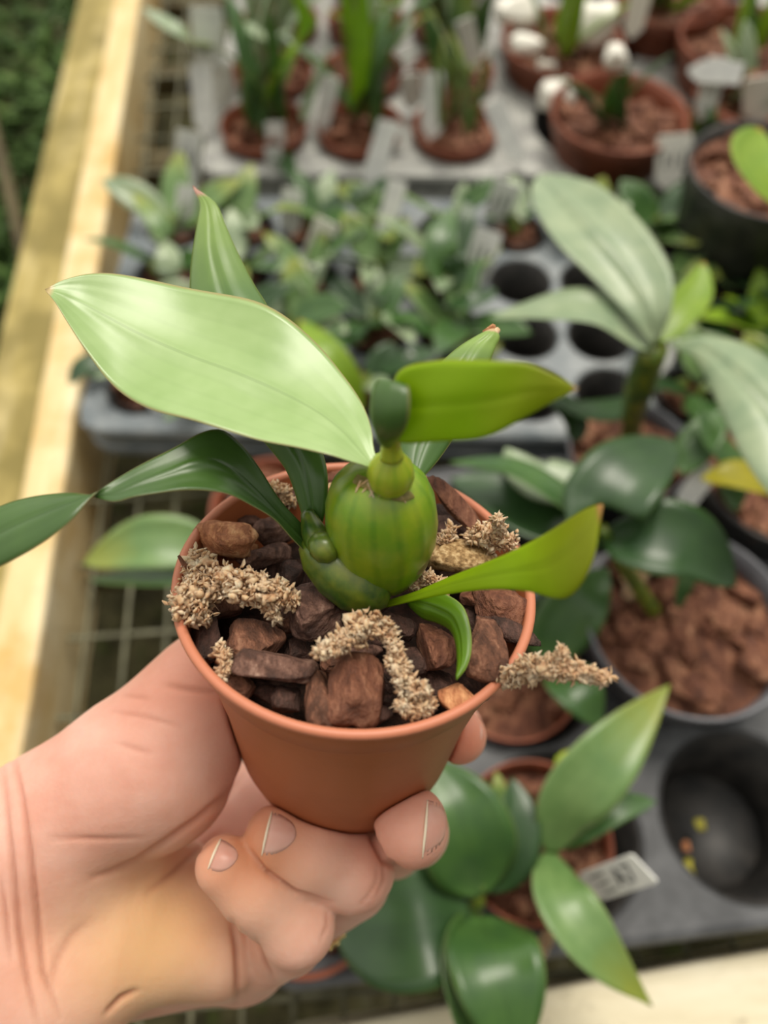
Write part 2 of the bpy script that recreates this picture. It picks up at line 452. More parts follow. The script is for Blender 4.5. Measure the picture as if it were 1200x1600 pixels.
# ================================================================== THE HELD POT AND ITS ORCHID
K = 0.922                                # foreground working depths -> metres
def Q(px, py, d): return P(px, py, d * K)
def QE(rows): return [Q(r[0], r[1], r[2]) for r in rows], [Q(r[3], r[4], r[5]) for r in rows]
POT_C = P(556.6, 902.6, 0.1614)
_a, _b = 0.7475, 0.0716
POT_N = (CR * math.sin(_b) + CU * (math.cos(_a) * math.cos(_b)) - CF * (math.sin(_a) * math.cos(_b))).normalized()
POT_H = 0.067
RB = 0.0243
POT_B = POT_C - POT_N * POT_H
def plane(px, py, depth=0.006):
    """where the ray through a pixel meets the level `depth` below the rim of the held pot"""
    v = CF + CR * ((px - 600) / F) + CU * ((800 - py) / F)
    return CO + v * ((POT_C - POT_N * depth - CO).dot(POT_N) / v.dot(POT_N))

orchid = empty('potted_orchid', POT_B, 'small potted orchid in a terracotta-coloured plastic pot, held up in the hand', 'potted plant')
H_ = POT_H
pf = [(0, RB * .9), (0, RB), (.01, RB + .0008), (.15, RB + .0032), (.5, .0300), (.80, .0335), (.845, .0340), (.85, .0347), (.86, .0351), (.985, .0370), (.995, .0370), (1.0, .0366), (1.0, .0361), (.99, .0357), (.9, .0350), (.86, .0338), (.5, .0290), (.1, .0235), (.08, .0)]
pot = lathe('pot', POT_B, POT_C, pf, M['terracotta'], orchid, n=96)
lip = lathe('pot_lip', POT_C - POT_N * .0012, POT_C + POT_N * .0006, [(0, .0358), (0, .0372), (.3, .0378), (.7, .0378), (1, .0373), (1, .0362), (.5, .0357), (0, .0358)], M['terra_rim'], orchid, n=96, caps=False)
lathe('potting_bed', POT_C - POT_N * .030, POT_C - POT_N * .016, [(0, .0001), (0, .0300), (.9, .0310), (1.0, .026), (1.08, .0001)], M['humus'], orchid, n=48)

# ---- leaves: paired edge points (photo pixels, working depth)
A, B = QE([(592,728,.150,582,732,.150),(583,700,.152,562,726,.148),(580,672,.154,540,720,.147),(566,628,.158,505,707,.146),(540,585,.161,455,692,.147),(495,535,.165,385,680,.149),(425,488,.168,310,665,.151),(345,458,.170,240,641,.154),(265,438,.171,178,600,.157),(190,430,.171,132,545,.160),(135,431,.170,102,500,.163),(98,439,.168,84,470,.164),(70,452,.166,71,454,.166)])
big_leaf = blade('leaf', A, B, M['leaf_big'], orchid, cup=.08, rib=.012, n=60, m=24, wave=.04, seed=4)
big_leaf['label'] = 'broad pale green glossy leaf reaching left'
A, B = QE([(484,838,.172,498,842,.171),(471,800,.171,510,792,.169),(458,760,.171,513,750,.168),(444,730,.171,506,712,.169),(405,682,.172,480,650,.171),(340,600,.176,450,570,.174),(300,485,.183,420,482,.181),(296,440,.186,398,445,.184),(300,395,.189,372,395,.187),(309,345,.192,352,350,.191),(312,320,.194,338,318,.193),(300,291,.196,301,292,.196)])
blade('leaf', A, B, M['leaf_mid'], orchid, cup=.16, rib=.05, n=54, m=16, wave=.02, seed=5)
A, B = QE([(506,860,.170,488,872,.166),(478,825,.168,458,842,.163),(438,782,.166,430,812,.160),(402,728,.164,392,790,.157),(375,693,.162,355,772,.154),(345,671,.160,318,766,.152),(312,676,.158,280,765,.150),(270,699,.156,245,769,.149),(222,724,.154,208,775,.148),(182,748,.152,178,783,.148),(145,775,.149,146,777,.151),(112,812,.146,112,770,.152),(60,852,.145,62,774,.153),(5,884,.146,10,788,.152),(-60,915,.148,-52,822,.150),(-110,900,.150,-108,898,.150)])
blade('leaf', A, B, M['leaf_dark'], orchid, cup=.10, rib=.05, n=70, m=16, wave=.02, seed=6)
A, B = QE([(612,648,.136,616,672,.137),(614,618,.133,620,684,.136),(620,590,.131,628,690,.135),(636,572,.128,645,691,.134),(672,565,.125,680,691,.131),(720,562,.123,725,689,.129),(775,562,.121,770,678,.126),(822,567,.120,815,655,.124),(852,579,.119,848,637,.122),(880,592,.119,876,622,.120),(904,607,.119,903,609,.119)])
lime = blade('leaf', A, B, M['leaf_lime'], orchid, cup=.05, rib=.02, n=50, m=16, wave=.04, seed=7)
lime['label'] = 'backlit yellow-green leaf with an orange tip'
A, B = QE([(590,607,.134,637,601,.127),(585,625,.134,639,612,.126),(586,648,.135,639,640,.126),(592,668,.136,634,666,.128),(601,686,.138,622,686,.132),(607,698,.139,613,698,.138)])
blade('leaf_fold', A, B, M['leaf_dark'], orchid, cup=-.34, rib=0, n=20, m=14, seed=8)
A, B = QE([(644,758,.160,649,758,.160),(622,730,.163,678,728,.164),(616,700,.166,703,694,.168),(632,650,.171,729,650,.172),(660,605,.175,751,610,.176),(692,564,.178,766,566,.179),(720,540,.181,775,542,.181),(748,523,.182,781,526,.182),(768,514,.183,772,514,.183)])
back_leaf = blade('leaf', A, B, M['leaf_back'], orchid, cup=.16, rib=.05, n=46, m=14, seed=9)
A, B = QE([(598,941,.172,604,950,.170),(650,924,.164,662,936,.162),(700,902,.157,716,926,.154),(750,883,.150,772,921,.146),(800,862,.143,826,924,.139),(850,834,.136,876,936,.131),(888,811,.131,906,915,.127),(918,795,.128,930,868,.125),(941,787,.126,942,792,.126)])
blade('leaf', A, B, M['leaf_lime'], orchid, cup=.07, rib=.02, n=46, m=14, wave=.03, seed=10)
A, B = QE([(640,930,.170,640,948,.170),(672,922,.167,660,966,.168),(700,930,.164,684,974,.166),(724,948,.161,703,985,.163),(735,980,.158,712,1004,.160),(737,1015,.155,715,1030,.157),(729,1044,.153,714,1048,.154),(714,1063,.152,712,1062,.152)])
blade('leaf', A, B, M['leaf_new'], orchid, cup=.22, rib=.06, n=36, m=12, seed=11)
# dry brown leaf tips
def tip_bit(c, ax, seed, mat):
    v, f = chip_shape(seed, 2, 5, .2)
    u_, v_, w_ = frame(ax)
    V = [c + u_ * (p[0] * .0011) + v_ * (p[1] * .0008) + w_ * (p[2] * .0019) for p in v]
    mk('dry_tip', V, f, mat, back_leaf)
tip_bit(Q(772, 521, .1825), Q(778, 512, .183) - Q(765, 530, .1825), 3, M['moss'])
tip_bit(Q(765, 515, .1828), Q(775, 512, .183) - Q(760, 520, .1825), 8, M['bark_orange'])

# ---- pseudobulbs
bp0, bp1 = Q(604, 915, .176), Q(590, 730, .1545)
bl = (bp1 - bp0).length
prof = [(0, .0001), (.03, .004), (.10, .0062), (.25, .0089), (.42, .0105), (.58, .0110), (.74, .0105), (.86, .0092), (.94, .0071), (.99, .0042), (1.0, .0001)]
main_bulb = lathe('pseudobulb', bp0, bp1, prof, M['bulb'], orchid, n=72, ribs=13, rib_d=.014)
main_bulb['label'] = 'large ribbed bright green pseudobulb'
sb0, sb1 = Q(609, 769, .1525), Q(613, 698, .1445)
lathe('pseudobulb', sb0, sb1, [(0, .0001), (.06, .0026), (.22, .0038), (.42, .0042), (.62, .0037), (.78, .0024), (.9, .0017), (1, .0015)], M['bulb_small'], orchid, n=48, ribs=9, rib_d=.04)
tube('stalk', [Q(612, 715, .1455), Q(611, 695, .1435), Q(613, 672, .140), Q(612, 655, .139)], [.0021, .0017, .0019, .0022], M['bulb_small'], orchid, n=14)
db0, db1 = Q(474, 838, .168), Q(604, 948, .166)
lathe('pseudobulb', db0, db1, [(0, .0001), (.05, .0026), (.2, .0049), (.45, .0062), (.7, .0060), (.88, .0042), (.97, .002), (1, .0001)], M['bulb_dark'], orchid, n=48, ribs=6, rib_d=.05)
lathe('bud', Q(488, 838, .163), Q(524, 872, .160), [(0, .0001), (.1, .0018), (.4, .0030), (.7, .0029), (.92, .0018), (1, .0001)], M['bulb_dark'], orchid, n=28)
tube('stalk', [Q(480, 800, .168), Q(492, 835, .166), Q(510, 866, .164), Q(524, 884, .164)], [.0014, .0026, .0030, .002], M['bulb_dark'], orchid, n=14)
# papery remains of sheaths: on top of the big bulb, and a film at its foot
bo = origin_of(main_bulb)
bbv = BVHTree.FromPolygons([bo + v.co for v in main_bulb.data.vertices], [tuple(p.vertices) for p in main_bulb.data.polygons])
def on_bulb(px, py, off):
    v = (CF + CR * ((px - 600) / F) + CU * ((800 - py) / F)).normalized(); loc, nr, _, _ = bbv.ray_cast(CO, v)
    return loc + (nr if nr.dot(v) < 0 else -nr) * off if loc is not None else Q(px, py, .149)
for (x0, y0, x1, y1) in ((586, 745, 556, 764), (588, 748, 566, 770), (594, 752, 577, 777), (602, 768, 592, 776), (612, 770, 614, 780), (622, 772, 634, 786), (565, 752, 556, 770), (575, 756, 584, 778)):
    tube('sheath_fibre', [on_bulb(x0, y0, .0002), on_bulb((x0 + x1) / 2, (y0 + y1) / 2, .0002), on_bulb(x1, y1, .0001)], [.00030, .00024, .00012], M['moss'], main_bulb, n=6)
A, B = QE([(606,905,.163,612,912,.165),(618,885,.1608,640,905,.167),(640,868,.160,662,890,.166),(668,850,.162,673,862,.164)])
blade('sheath', A, B, M['sheath'], main_bulb, cup=.22, rib=0, n=18, m=8, thick=.0001)
A = [on_bulb(x, y, .00015) for x, y in ((560,742),(572,747),(586,753),(600,762),(614,768),(628,770),(640,768))]
B = [on_bulb(x, y, .00015) for x, y in ((551,755),(564,762),(580,768),(597,776),(614,782),(632,784),(647,778))]
blade('sheath', A, B, M['sheath'], main_bulb, cup=.06, rib=0, n=20, m=8, thick=.0002)

# ---- bark chips lying in the pot: pixel, half sizes in px, turn, tone, lift, label
mm = .1614 / F
def chip(px, py, a, b, rot, tone, lift=0., label=None, group='bark chips filling the held pot', seed=None, thick=None, facets=9, mat=None, tiltx=0., name='bark_chip', cat='bark chip', rough=.07, level=3):
    seed = seed if seed is not None else int(px * 7 + py * 13)
    c = plane(px, py, .006 - lift)
    dk = camxyz(c).z / F
    v, f = chip_shape(seed, 4 if (label and a * b > 500) else level, facets, rough)
    u_, v_, w_ = frame(POT_N)
    # turn in the picture plane
    ux = (CR - POT_N * CR.dot(POT_N)).normalized(); uy = POT_N.cross(ux)
    an = math.radians(rot)
    ax = ux * math.cos(an) + uy * math.sin(an); ay = -ux * math.sin(an) + uy * math.cos(an)
    az = POT_N
    if tiltx:
        Rm = Matrix.Rotation(math.radians(tiltx), 3, ax); ay = Rm @ ay; az = Rm @ az
    th = (thick if thick else min(a, b) * .85) * dk
    V = [c + ax * (p[0] * a * dk * 1.38) + ay * (p[1] * b * dk * 1.58) + az * (p[2] * th * 1.2) for p in v]
    o = mk(name, V, f, M[mat or ('bark_' + tone)], None, origin=c)
    return tag(o, label, cat, group)
same = 'brown bark chip half buried among the chips in the hand-held pot'
CH = [ # px py a b rot tone lift label
 (352,840,44,22,-12,'orange',.006,'light orange-brown split bark chip by the left rim, above the big moss tuft'),
 (372,862,30,14,5,'orange',-.001,'flat orange-brown bark chip under the light split chip at left'),
 (425,832,28,22,20,'grey',.002,'fuzzy pinkish-grey bark chip between the light split chip and the dark stalk'),
 (415,868,38,16,18,'grey',.002,'layered grey-brown bark chip left of the dark green bulb'),
 (388,815,18,9,0,'grey',.000,'small grey bark chip behind the light split chip'),
 (487,962,40,36,10,'grey',.005,'large angular purplish-brown bark chip just below the dark green bulb'),
 (400,1005,38,30,-5,'brown',.002,'square brown bark chip below the big moss tuft'),
 (325,998,24,34,25,'dark',.000,'dark brown bark chip against the left inside of the rim'),
 (430,1042,58,24,-2,'grey',.005,'long rounded grey-brown bark chip left of the front moss strand'),
 (370,1062,30,18,-35,'brown',.001,'narrow brown bark chip against the front left of the rim'),
 (497,1092,22,42,12,'brown',.004,'upright narrow brown bark chip near the front rim'),
 (448,1095,22,20,5,'dark',.001,'small dark bark chip left of the upright chip at the front'),
 (553,1078,40,46,-10,'red',.006,'large rounded red-brown bark chip at the front centre of the pot'),
 (600,1005,28,12,0,'dark',.000,'flat dark bark chip under the front moss strand'),
 (560,1020,34,14,-5,'grey',.001,'flat chip crossing under the pink end of the front moss strand'),
 (618,978,28,18,-10,'dark',.003,'small dark brown bark chip just below the base of the right leaf'),
 (684,1015,28,38,5,'red',.004,'smooth red-brown bark chip left of the curling young leaf'),
 (757,1018,30,46,-8,'brown',.006,'tall veined brown bark chip right of the curling young leaf'),
 (712,1090,34,18,30,'orange',.005,'tan pointed bark chip at the front right rim'),
 (782,952,42,26,-8,'red',.004,'blocky rust-brown bark chip with dark pits by the right rim'),
 (798,990,42,16,-25,'dark',.004,'blackish curved bark chip poking over the right rim'),
 (738,935,20,12,-20,'red',.003,'small rust-brown splinter under the lower right leaf'),
 (712,790,16,58,48,'red',.010,'long flat red-brown bark slab standing up at the back right rim'),
 (690,825,20,20,10,'grey',.004,'pinkish round bark chip behind the mottled stone'),
 (700,812,20,30,40,'dark',.004,'dark ridged bark chip leaning on the tall back slab'),
 (530,738,28,14,60,'red',.004,'rust-brown ridged bark chip behind the big green bulb'),
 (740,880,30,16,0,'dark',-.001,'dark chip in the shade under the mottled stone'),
 (640,1100,40,12,-8,'dark',.002,'thin blackish bark splinter at the front under the moss'),
 (640,1035,24,24,15,'dark',.001,'dark bark chip behind the leafy front moss'),
 (575,940,30,18,10,'dark',.001,'dark bark chip wedged against the dark green bulb tip'),
 (320,880,16,22,10,'red',.002,'reddish bark splinter at the left rim above the moss'),
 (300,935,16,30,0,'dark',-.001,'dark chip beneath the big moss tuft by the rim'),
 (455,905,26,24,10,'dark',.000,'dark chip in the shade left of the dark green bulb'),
 (715,905,24,16,12,'brown',.001,'brown chip behind the lower right leaf'),
 (812,920,14,30,5,'dark',.000,'dark chip leaning on the right inside of the rim'),
 (345,945,30,24,0,'brown',.000,'brown chip under the left moss tuft'),
 (440,965,24,22,15,'brown',.001,'brown chip between the moss tuft and the purplish chip'),
 (590,1115,24,14,4,'dark',.001,'small dark chip squeezed behind the front rim'),
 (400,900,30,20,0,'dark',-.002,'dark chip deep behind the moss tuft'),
 (735,968,20,20,0,'dark',-.001,'dark chip between the curling young leaf and the blocky rust chip'),
 (655,900,20,14,0,'brown',.000,'small brown chip at the foot of the big green bulb'),
 (450,780,20,14,20,'dark',.001,'dark chip in front of the back left rim'),
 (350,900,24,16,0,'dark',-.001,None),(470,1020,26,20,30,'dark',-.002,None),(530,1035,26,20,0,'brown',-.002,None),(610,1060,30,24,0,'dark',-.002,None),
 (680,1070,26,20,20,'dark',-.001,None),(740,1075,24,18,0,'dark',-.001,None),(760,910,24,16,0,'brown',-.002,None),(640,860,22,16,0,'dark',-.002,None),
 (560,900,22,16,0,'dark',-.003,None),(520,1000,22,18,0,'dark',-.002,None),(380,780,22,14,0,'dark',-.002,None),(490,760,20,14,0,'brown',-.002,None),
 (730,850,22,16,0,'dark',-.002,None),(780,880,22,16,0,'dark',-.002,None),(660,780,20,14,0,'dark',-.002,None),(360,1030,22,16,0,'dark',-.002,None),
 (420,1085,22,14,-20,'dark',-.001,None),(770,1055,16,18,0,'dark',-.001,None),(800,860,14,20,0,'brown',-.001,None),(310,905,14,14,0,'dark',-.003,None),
]
for r in CH:
    kw = {}
    if r[7] and 'slab' in r[7]: kw = dict(thick=7, tiltx=25)
    chip(*r[:7], label=r[7] or same, **kw)
chip(722, 872, 50, 24, -8, 'stone', .006, 'mottled tan stone-like chip beside the big green bulb', group=None, mat='stone', name='stone', cat='stone', facets=5, rough=.04)

# ---- dried sphagnum: a lumpy thread clothed in hundreds of tiny shrivelled leaves
def moss(name, path, radii, seed, label, parent=None, dens=1.0, spread=1.0, leafl=.0018, group='dried moss tufts on the held pot', cat='dried moss'):
    rnd = random.Random(seed)
    g, _ = catmull(np.array([tuple(p) for p in path]), 40)
    V, Fc = [], []
    v0, f0 = ico(1)
    L_ = sum((Vector(g[i + 1]) - Vector(g[i])).length for i in range(39))
    n = int(L_ / .001 * 60 * dens)
    for q in range(int(L_ / .00014)):
        t_ = rnd.random(); i = int(t_ * 39); R_ = np.interp(t_, np.linspace(0, 1, len(radii)), radii)
        c = Vector(g[i]) + Vector([max(-1.4, min(1.4, rnd.gauss(0, 1))) for _ in range(3)]) * R_ * .36
        s = min(.0009, R_ * rnd.uniform(.14, .28)); b = len(V)
        sq = Vector((rnd.uniform(.3, 1.7), rnd.uniform(.3, 1.5), rnd.uniform(.3, 1.5)))
        V += [c + Vector((p[0] * sq.x, p[1] * sq.y, p[2] * sq.z)) * s * (1 + 1.3 * noise.noise(Vector(p) * 2.2 + c * 900)) for p in v0]
        Fc += [tuple(x + b for x in f) for f in f0]
    for q in range(n):
        t_ = rnd.random(); i = int(t_ * 39); R_ = np.interp(t_, np.linspace(0, 1, len(radii)), radii)
        d = Vector((rnd.gauss(0, 1), rnd.gauss(0, 1), rnd.gauss(0, 1))).normalized()
        lump = .75 + .6 * noise.noise(Vector(g[i]) * 500 + d * 1.3)
        c = Vector(g[i]) + d * R_ * rnd.uniform(.35, 1.0) * spread * lump
        dr = (d * .5 + Vector((rnd.gauss(0, 1), rnd.gauss(0, 1), rnd.gauss(0, 1))) * .7).normalized()
        s = dr.cross(Vector((rnd.gauss(0, 1), rnd.gauss(0, 1), rnd.gauss(0, 1)))).normalized(); w = leafl * rnd.uniform(.16, .36); ll = leafl * rnd.uniform(.3, .95)
        nn = dr.cross(s); curl = rnd.uniform(-.9, .9)
        b = len(V)
        p1 = c + dr * ll * .5 + nn * ll * curl * .25; p2 = c + dr * ll + nn * ll * curl
        V += [c - s * w * .6, c + s * w * .6, p1 + s * w, p1 - s * w, p2 - s * w * .3, p2 + s * w * .3, c + nn * w * .6, p1 + nn * w * .9]
        Fc += [(b, b + 6, b + 7, b + 3), (b + 6, b + 1, b + 2, b + 7), (b + 3, b + 7, b + 4), (b + 7, b + 5, b + 4), (b + 7, b + 2, b + 5), (b, b + 3, b + 2, b + 1), (b + 3, b + 4, b + 5, b + 2)]
    o = mk(name, V, Fc, M['moss'], parent, smooth=True)
    return tag(o, label, cat, group) if parent is None else o
def pl(*pts): return [plane(x, y, .006 - h) for x, y, h in pts]
moss('moss_tuft', pl((308,872,.008),(315,905,.008),(296,950,.008),(318,965,.004)), [.0026,.0054,.0054,.0026], 1, 'bushy buff dried moss tuft lapping over the left rim', spread=1.0)
moss('moss_tuft', pl((338,905,.010),(385,918,.011),(425,925,.011),(462,940,.009)), [.0036,.0052,.0046,.0020], 2, 'pale feathery dried moss strand lying right of the rim tuft')
moss('moss_tuft', pl((398,930,.009),(425,955,.008),(432,968,.007)), [.0016,.0012,.0006], 3, 'thin trailing strand of pale moss under the feathery one')
moss('moss_tuft', pl((497,1020,.012),(535,1003,.013),(570,978,.014),(605,982,.012)), [.0014,.0026,.0034,.0020], 4, 'pinkish twisted dried moss strand in the front centre of the pot')
moss('moss_tuft', pl((604,985,.012),(618,1020,.011),(625,1050,.010),(640,1075,.009),(668,1080,.008)), [.0014,.0013,.0026,.0024,.0018], 5, 'leafy dried moss falling from the twisted strand towards the front rim')
moss('moss_tuft', pl((625,1100,.007),(650,1110,.006),(675,1095,.006)), [.0012,.0018,.0012], 6, 'little curl of moss right behind the front rim')
moss('moss_tuft', [Q(778,1062,.158), Q(815,1050,.154), Q(850,1042,.150), Q(880,1045,.148), Q(915,1053,.147), Q(954,1060,.146)], [.0010,.0026,.0034,.0024,.0020,.0008], 7, 'long cream dried moss piece jutting out over the right rim')
moss('moss_tuft', [Q(868,1046,.149), Q(876,1030,.148), Q(880,1016,.147)], [.0012,.0010,.0012], 8, 'short upright sprig on the moss piece jutting out at right', spread=.8)
moss('moss_tuft', pl((735,838,.010),(765,840,.011),(795,850,.009)), [.0022,.0044,.0034], 9, 'cream moss tuft with upright curls behind the mottled stone', spread=1.0)
moss('moss_tuft', [plane(775,835,-.006), plane(780,822,-.010), plane(776,808,-.013)], [.0010,.0008,.0006], 10, 'upright moss curl standing on the cream tuft at right', spread=.7)
moss('moss_tuft', pl((425,770,.008),(440,772,.008),(455,785,.006)), [.0030,.0030,.0020], 11, 'buff moss tuft behind the dark stalk at the back left rim')
moss('moss_tuft', pl((508,768,.007),(530,772,.007)), [.0020,.0020], 12, 'small buff moss tuft touching the left of the big green bulb')
moss('moss_tuft', pl((560,872,.009),(585,892,.010),(598,918,.009)), [.0012,.0022,.0014], 13, 'grey-buff moss strand between the two bulbs')
moss('moss_tuft', pl((640,912,.009),(665,905,.010),(690,915,.010),(686,945,.010)), [.0012,.0018,.0012,.0008], 14, 'wispy pale moss at the base of the lower right leaf')
moss('moss_tuft', pl((690,850,.008),(700,838,.009),(704,826,.010)), [.0014,.0012,.0010], 15, 'tan moss curl against the right side of the big green bulb')
moss('moss_tuft', pl((345,1012,.004),(352,1040,.004),(345,1060,.003)), [.0014,.0012,.0008], 16, 'dingy grey moss wisp inside the front left rim')
tag(tube('twig', [plane(279,868,-.006), plane(290,885,-.004), plane(306,898,-.001)], [.0003,.0006,.0005], M['bark_red'], None, n=6), 'thin red-brown twig sticking up past the left rim', 'twig')
# ================================================================== THE HAND (one continuous surface)
def C3(px, py, d):
    d *= K
    return np.array([(px - 600) / F * d, (800 - py) / F * d, d])
def smin(a, b, k):
    h = np.maximum(k - np.abs(a - b), 0) / k
    return np.minimum(a, b) - h * h * k * .25
def smax(a, b, k): return -smin(-a, -b, k)
STEP = .00072
lo = np.array([-.190, -.175, .135]); hi = np.array([.034, -.018, .272])
dims = np.ceil((hi - lo) / STEP).astype(int)
gx = (lo[0] + np.arange(dims[0]) * STEP).astype(np.float32)[:, None, None]
gy = (lo[1] + np.arange(dims[1]) * STEP).astype(np.float32)[None, :, None]
gz = (lo[2] + np.arange(dims[2]) * STEP).astype(np.float32)[None, None, :]
FAR = .05
def cone(a, b, r0, r1):
    """distance to a tapered capsule, evaluated only near it"""
    a, b = np.asarray(a), np.asarray(b); R_ = max(r0, r1) + .02
    mn, mx_ = np.minimum(a, b) - R_, np.maximum(a, b) + R_
    i0 = np.clip(((mn - lo) / STEP).astype(int), 0, dims); i1 = np.clip(((mx_ - lo) / STEP).astype(int) + 1, 0, dims)
    out = (slice(i0[0], i1[0]), slice(i0[1], i1[1]), slice(i0[2], i1[2]))
    x, y, z = gx[out[0]], gy[:, out[1]], gz[:, :, out[2]]
    d = (b - a).astype(np.float32); L2 = float(d @ d)
    px, py, pz = x - np.float32(a[0]), y - np.float32(a[1]), z - np.float32(a[2])
    t_ = np.clip((px * d[0] + py * d[1] + pz * d[2]) / L2, 0, 1)
    D = np.sqrt((px - t_ * d[0]) ** 2 + (py - t_ * d[1]) ** 2 + (pz - t_ * d[2]) ** 2) - (r0 + (r1 - r0) * t_)
    return out, D
def group(parts, k):
    G = np.full(tuple(dims), FAR, np.float32)
    for p in parts:
        sl, D = cone(*p)
        G[sl] = smin(G[sl], D.astype(np.float32), k)
    return G
# palm, heel, thumb mound, wrist
palm = group([
 (C3(60,1420,.232), C3(430,1225,.281), .0165, .0105),   # metacarpals
 (C3(60,1440,.232), C3(440,1310,.276), .0170, .0110),
 (C3(60,1470,.230), C3(422,1450,.252), .0175, .0110),
 (C3(70,1500,.226), C3(360,1490,.240), .0180, .0115),
 (C3(180,1470,.212), C3(330,1470,.220), .0165, .0125),  # heel by the little finger
 (C3(215,1375,.222), C3(330,1400,.232), .0155, .0105),
 (C3(85,1275,.206), C3(250,1180,.206), .0150, .0165),    # thumb mound
 (C3(170,1235,.204), C3(250,1235,.210), .0150, .0140),
 (C3(250,1180,.206), C3(325,1085,.208), .0165, .0130),
 (C3(325,1085,.208), C3(400,985,.226), .0128, .0110),    # thumb goes on behind the pot
 (C3(400,985,.226), C3(470,930,.240), .0110, .0095),
 (C3(-60,1460,.212), C3(90,1400,.216), .0290, .0240),     # wrist and forearm
 (C3(-60,1360,.206), C3(80,1310,.208), .0200, .0190),
 (C3(-60,1560,.208), C3(95,1490,.214), .0230, .0200),
 (C3(-180,1720,.200), C3(-60,1480,.206), .0330, .0280),
 (C3(-30,1680,.200), C3(60,1540,.206), .0220, .0190),
 (C3(350,1470,.228), C3(395,1500,.236), .0125, .0090),
], .010)
index = group([(C3(430,1225,.281), C3(610,1160,.280), .0100, .0090), (C3(610,1160,.280), C3(708,1140,.245), .0088, .0080), (C3(708,1140,.245), C3(717,1150,.212), .0079, .0070)], .003)
middle = group([(C3(440,1310,.276), C3(615,1322,.262), .0105, .0090), (C3(615,1322,.262), C3(648,1300,.222), .0088, .0084), (C3(648,1300,.222), C3(642,1292,.192), .0084, .0080), (C3(640,1298,.192), C3(640,1282,.194), .0078, .0078)], .003)
ring = group([(C3(425,1462,.252), C3(552,1378,.224), .0105, .0096), (C3(548,1370,.224), C3(550,1357,.206), .0094, .0096), (C3(552,1357,.205), C3(480,1332,.199), .0099, .0092), (C3(480,1332,.199), C3(436,1312,.197), .0092, .0083)], .003)
little = group([(C3(372,1515,.240), C3(452,1465,.214), .0094, .0088), (C3(452,1462,.214), C3(462,1448,.200), .0086, .0085), (C3(464,1448,.199), C3(400,1392,.195), .0087, .0079), (C3(400,1392,.195), C3(352,1353,.193), .0079, .0069)], .003)
body = smin(palm, index, .006)
body = smin(body, middle, .0014)
body = smin(body, ring, .0010)
body = smin(body, little, .0010)
del palm, index, middle, ring, little
# flesh gives way where the pot presses into it
pc = np.array(camxyz(POT_C)); pn = np.array([POT_N.dot(CR), POT_N.dot(CU), POT_N.dot(CF)])
X, Y, Z_ = gx - pc[0], gy - pc[1], gz - pc[2]
hh = -(X * pn[0] + Y * pn[1] + Z_ * pn[2])
rad = np.sqrt(np.maximum((X + hh * pn[0]) ** 2 + (Y + hh * pn[1]) ** 2 + (Z_ + hh * pn[2]) ** 2, 0))
prr = np.interp(hh.ravel(), [-.002, .0, .0095, .0105, .033, .057, .0665], [.0378, .0376, .0352, .0341, .0300, .0276, .0246]).reshape(hh.shape).astype(np.float32)
potd = np.maximum(rad - prr, np.maximum(hh - .0672, -hh - .001))
body = smax(body, -(potd - .0002), .0012)
del X, Y, Z_, hh, rad, prr, potd

def surface_nets(G):
    s = G < 0
    c = np.zeros(tuple(dims - 1), bool); first = s[:-1, :-1, :-1]
    for i in (0, 1):
        for j in (0, 1):
            for k in (0, 1):
                c |= s[i:dims[0] - 1 + i, j:dims[1] - 1 + j, k:dims[2] - 1 + k] != first
    idx = np.argwhere(c); N_ = len(idx)
    ids = np.full(tuple(dims - 1), -1, np.int32); ids[tuple(idx.T)] = np.arange(N_)
    acc = np.zeros((N_, 3)); cnt = np.zeros(N_)
    cor = [(i, j, k) for i in (0, 1) for j in (0, 1) for k in (0, 1)]
    for p in cor:
        for ax in range(3):
            if p[ax]: continue
            q = list(p); q[ax] = 1
            v0 = G[idx[:, 0] + p[0], idx[:, 1] + p[1], idx[:, 2] + p[2]]; v1 = G[idx[:, 0] + q[0], idx[:, 1] + q[1], idx[:, 2] + q[2]]
            m_ = (v0 < 0) != (v1 < 0)
            t_ = np.where(m_, v0 / np.where(v0 == v1, 1, v0 - v1), 0)
            pt = np.tile(np.array(p, float), (N_, 1)); pt[:, ax] += t_
            acc[m_] += pt[m_]; cnt += m_
    verts = lo + (idx + acc / cnt[:, None]) * STEP
    quads = []
    for ax in range(3):
        o1, o2 = [(1, 2), (2, 0), (0, 1)][ax]
        sl0 = [slice(1, -1)] * 3; sl0[ax] = slice(0, -1); sl1 = [slice(1, -1)] * 3; sl1[ax] = slice(1, None)
        A0, A1 = s[tuple(sl0)], s[tuple(sl1)]
        e_ = np.argwhere(A0 != A1); flip = A0[tuple(e_.T)]
        e_ = e_ + np.array([0 if a == ax else 1 for a in range(3)])
        def cell(d1, d2):
            q = e_.copy(); q[:, o1] -= d1; q[:, o2] -= d2
            return ids[tuple(q.T)]
        Q4 = np.stack([cell(1, 1), cell(0, 1), cell(0, 0), cell(1, 0)], 1)
        Q4[~flip] = Q4[~flip][:, ::-1]
        quads.append(Q4)
    return verts, np.concatenate(quads)
hv, hq = surface_nets(body)
del body
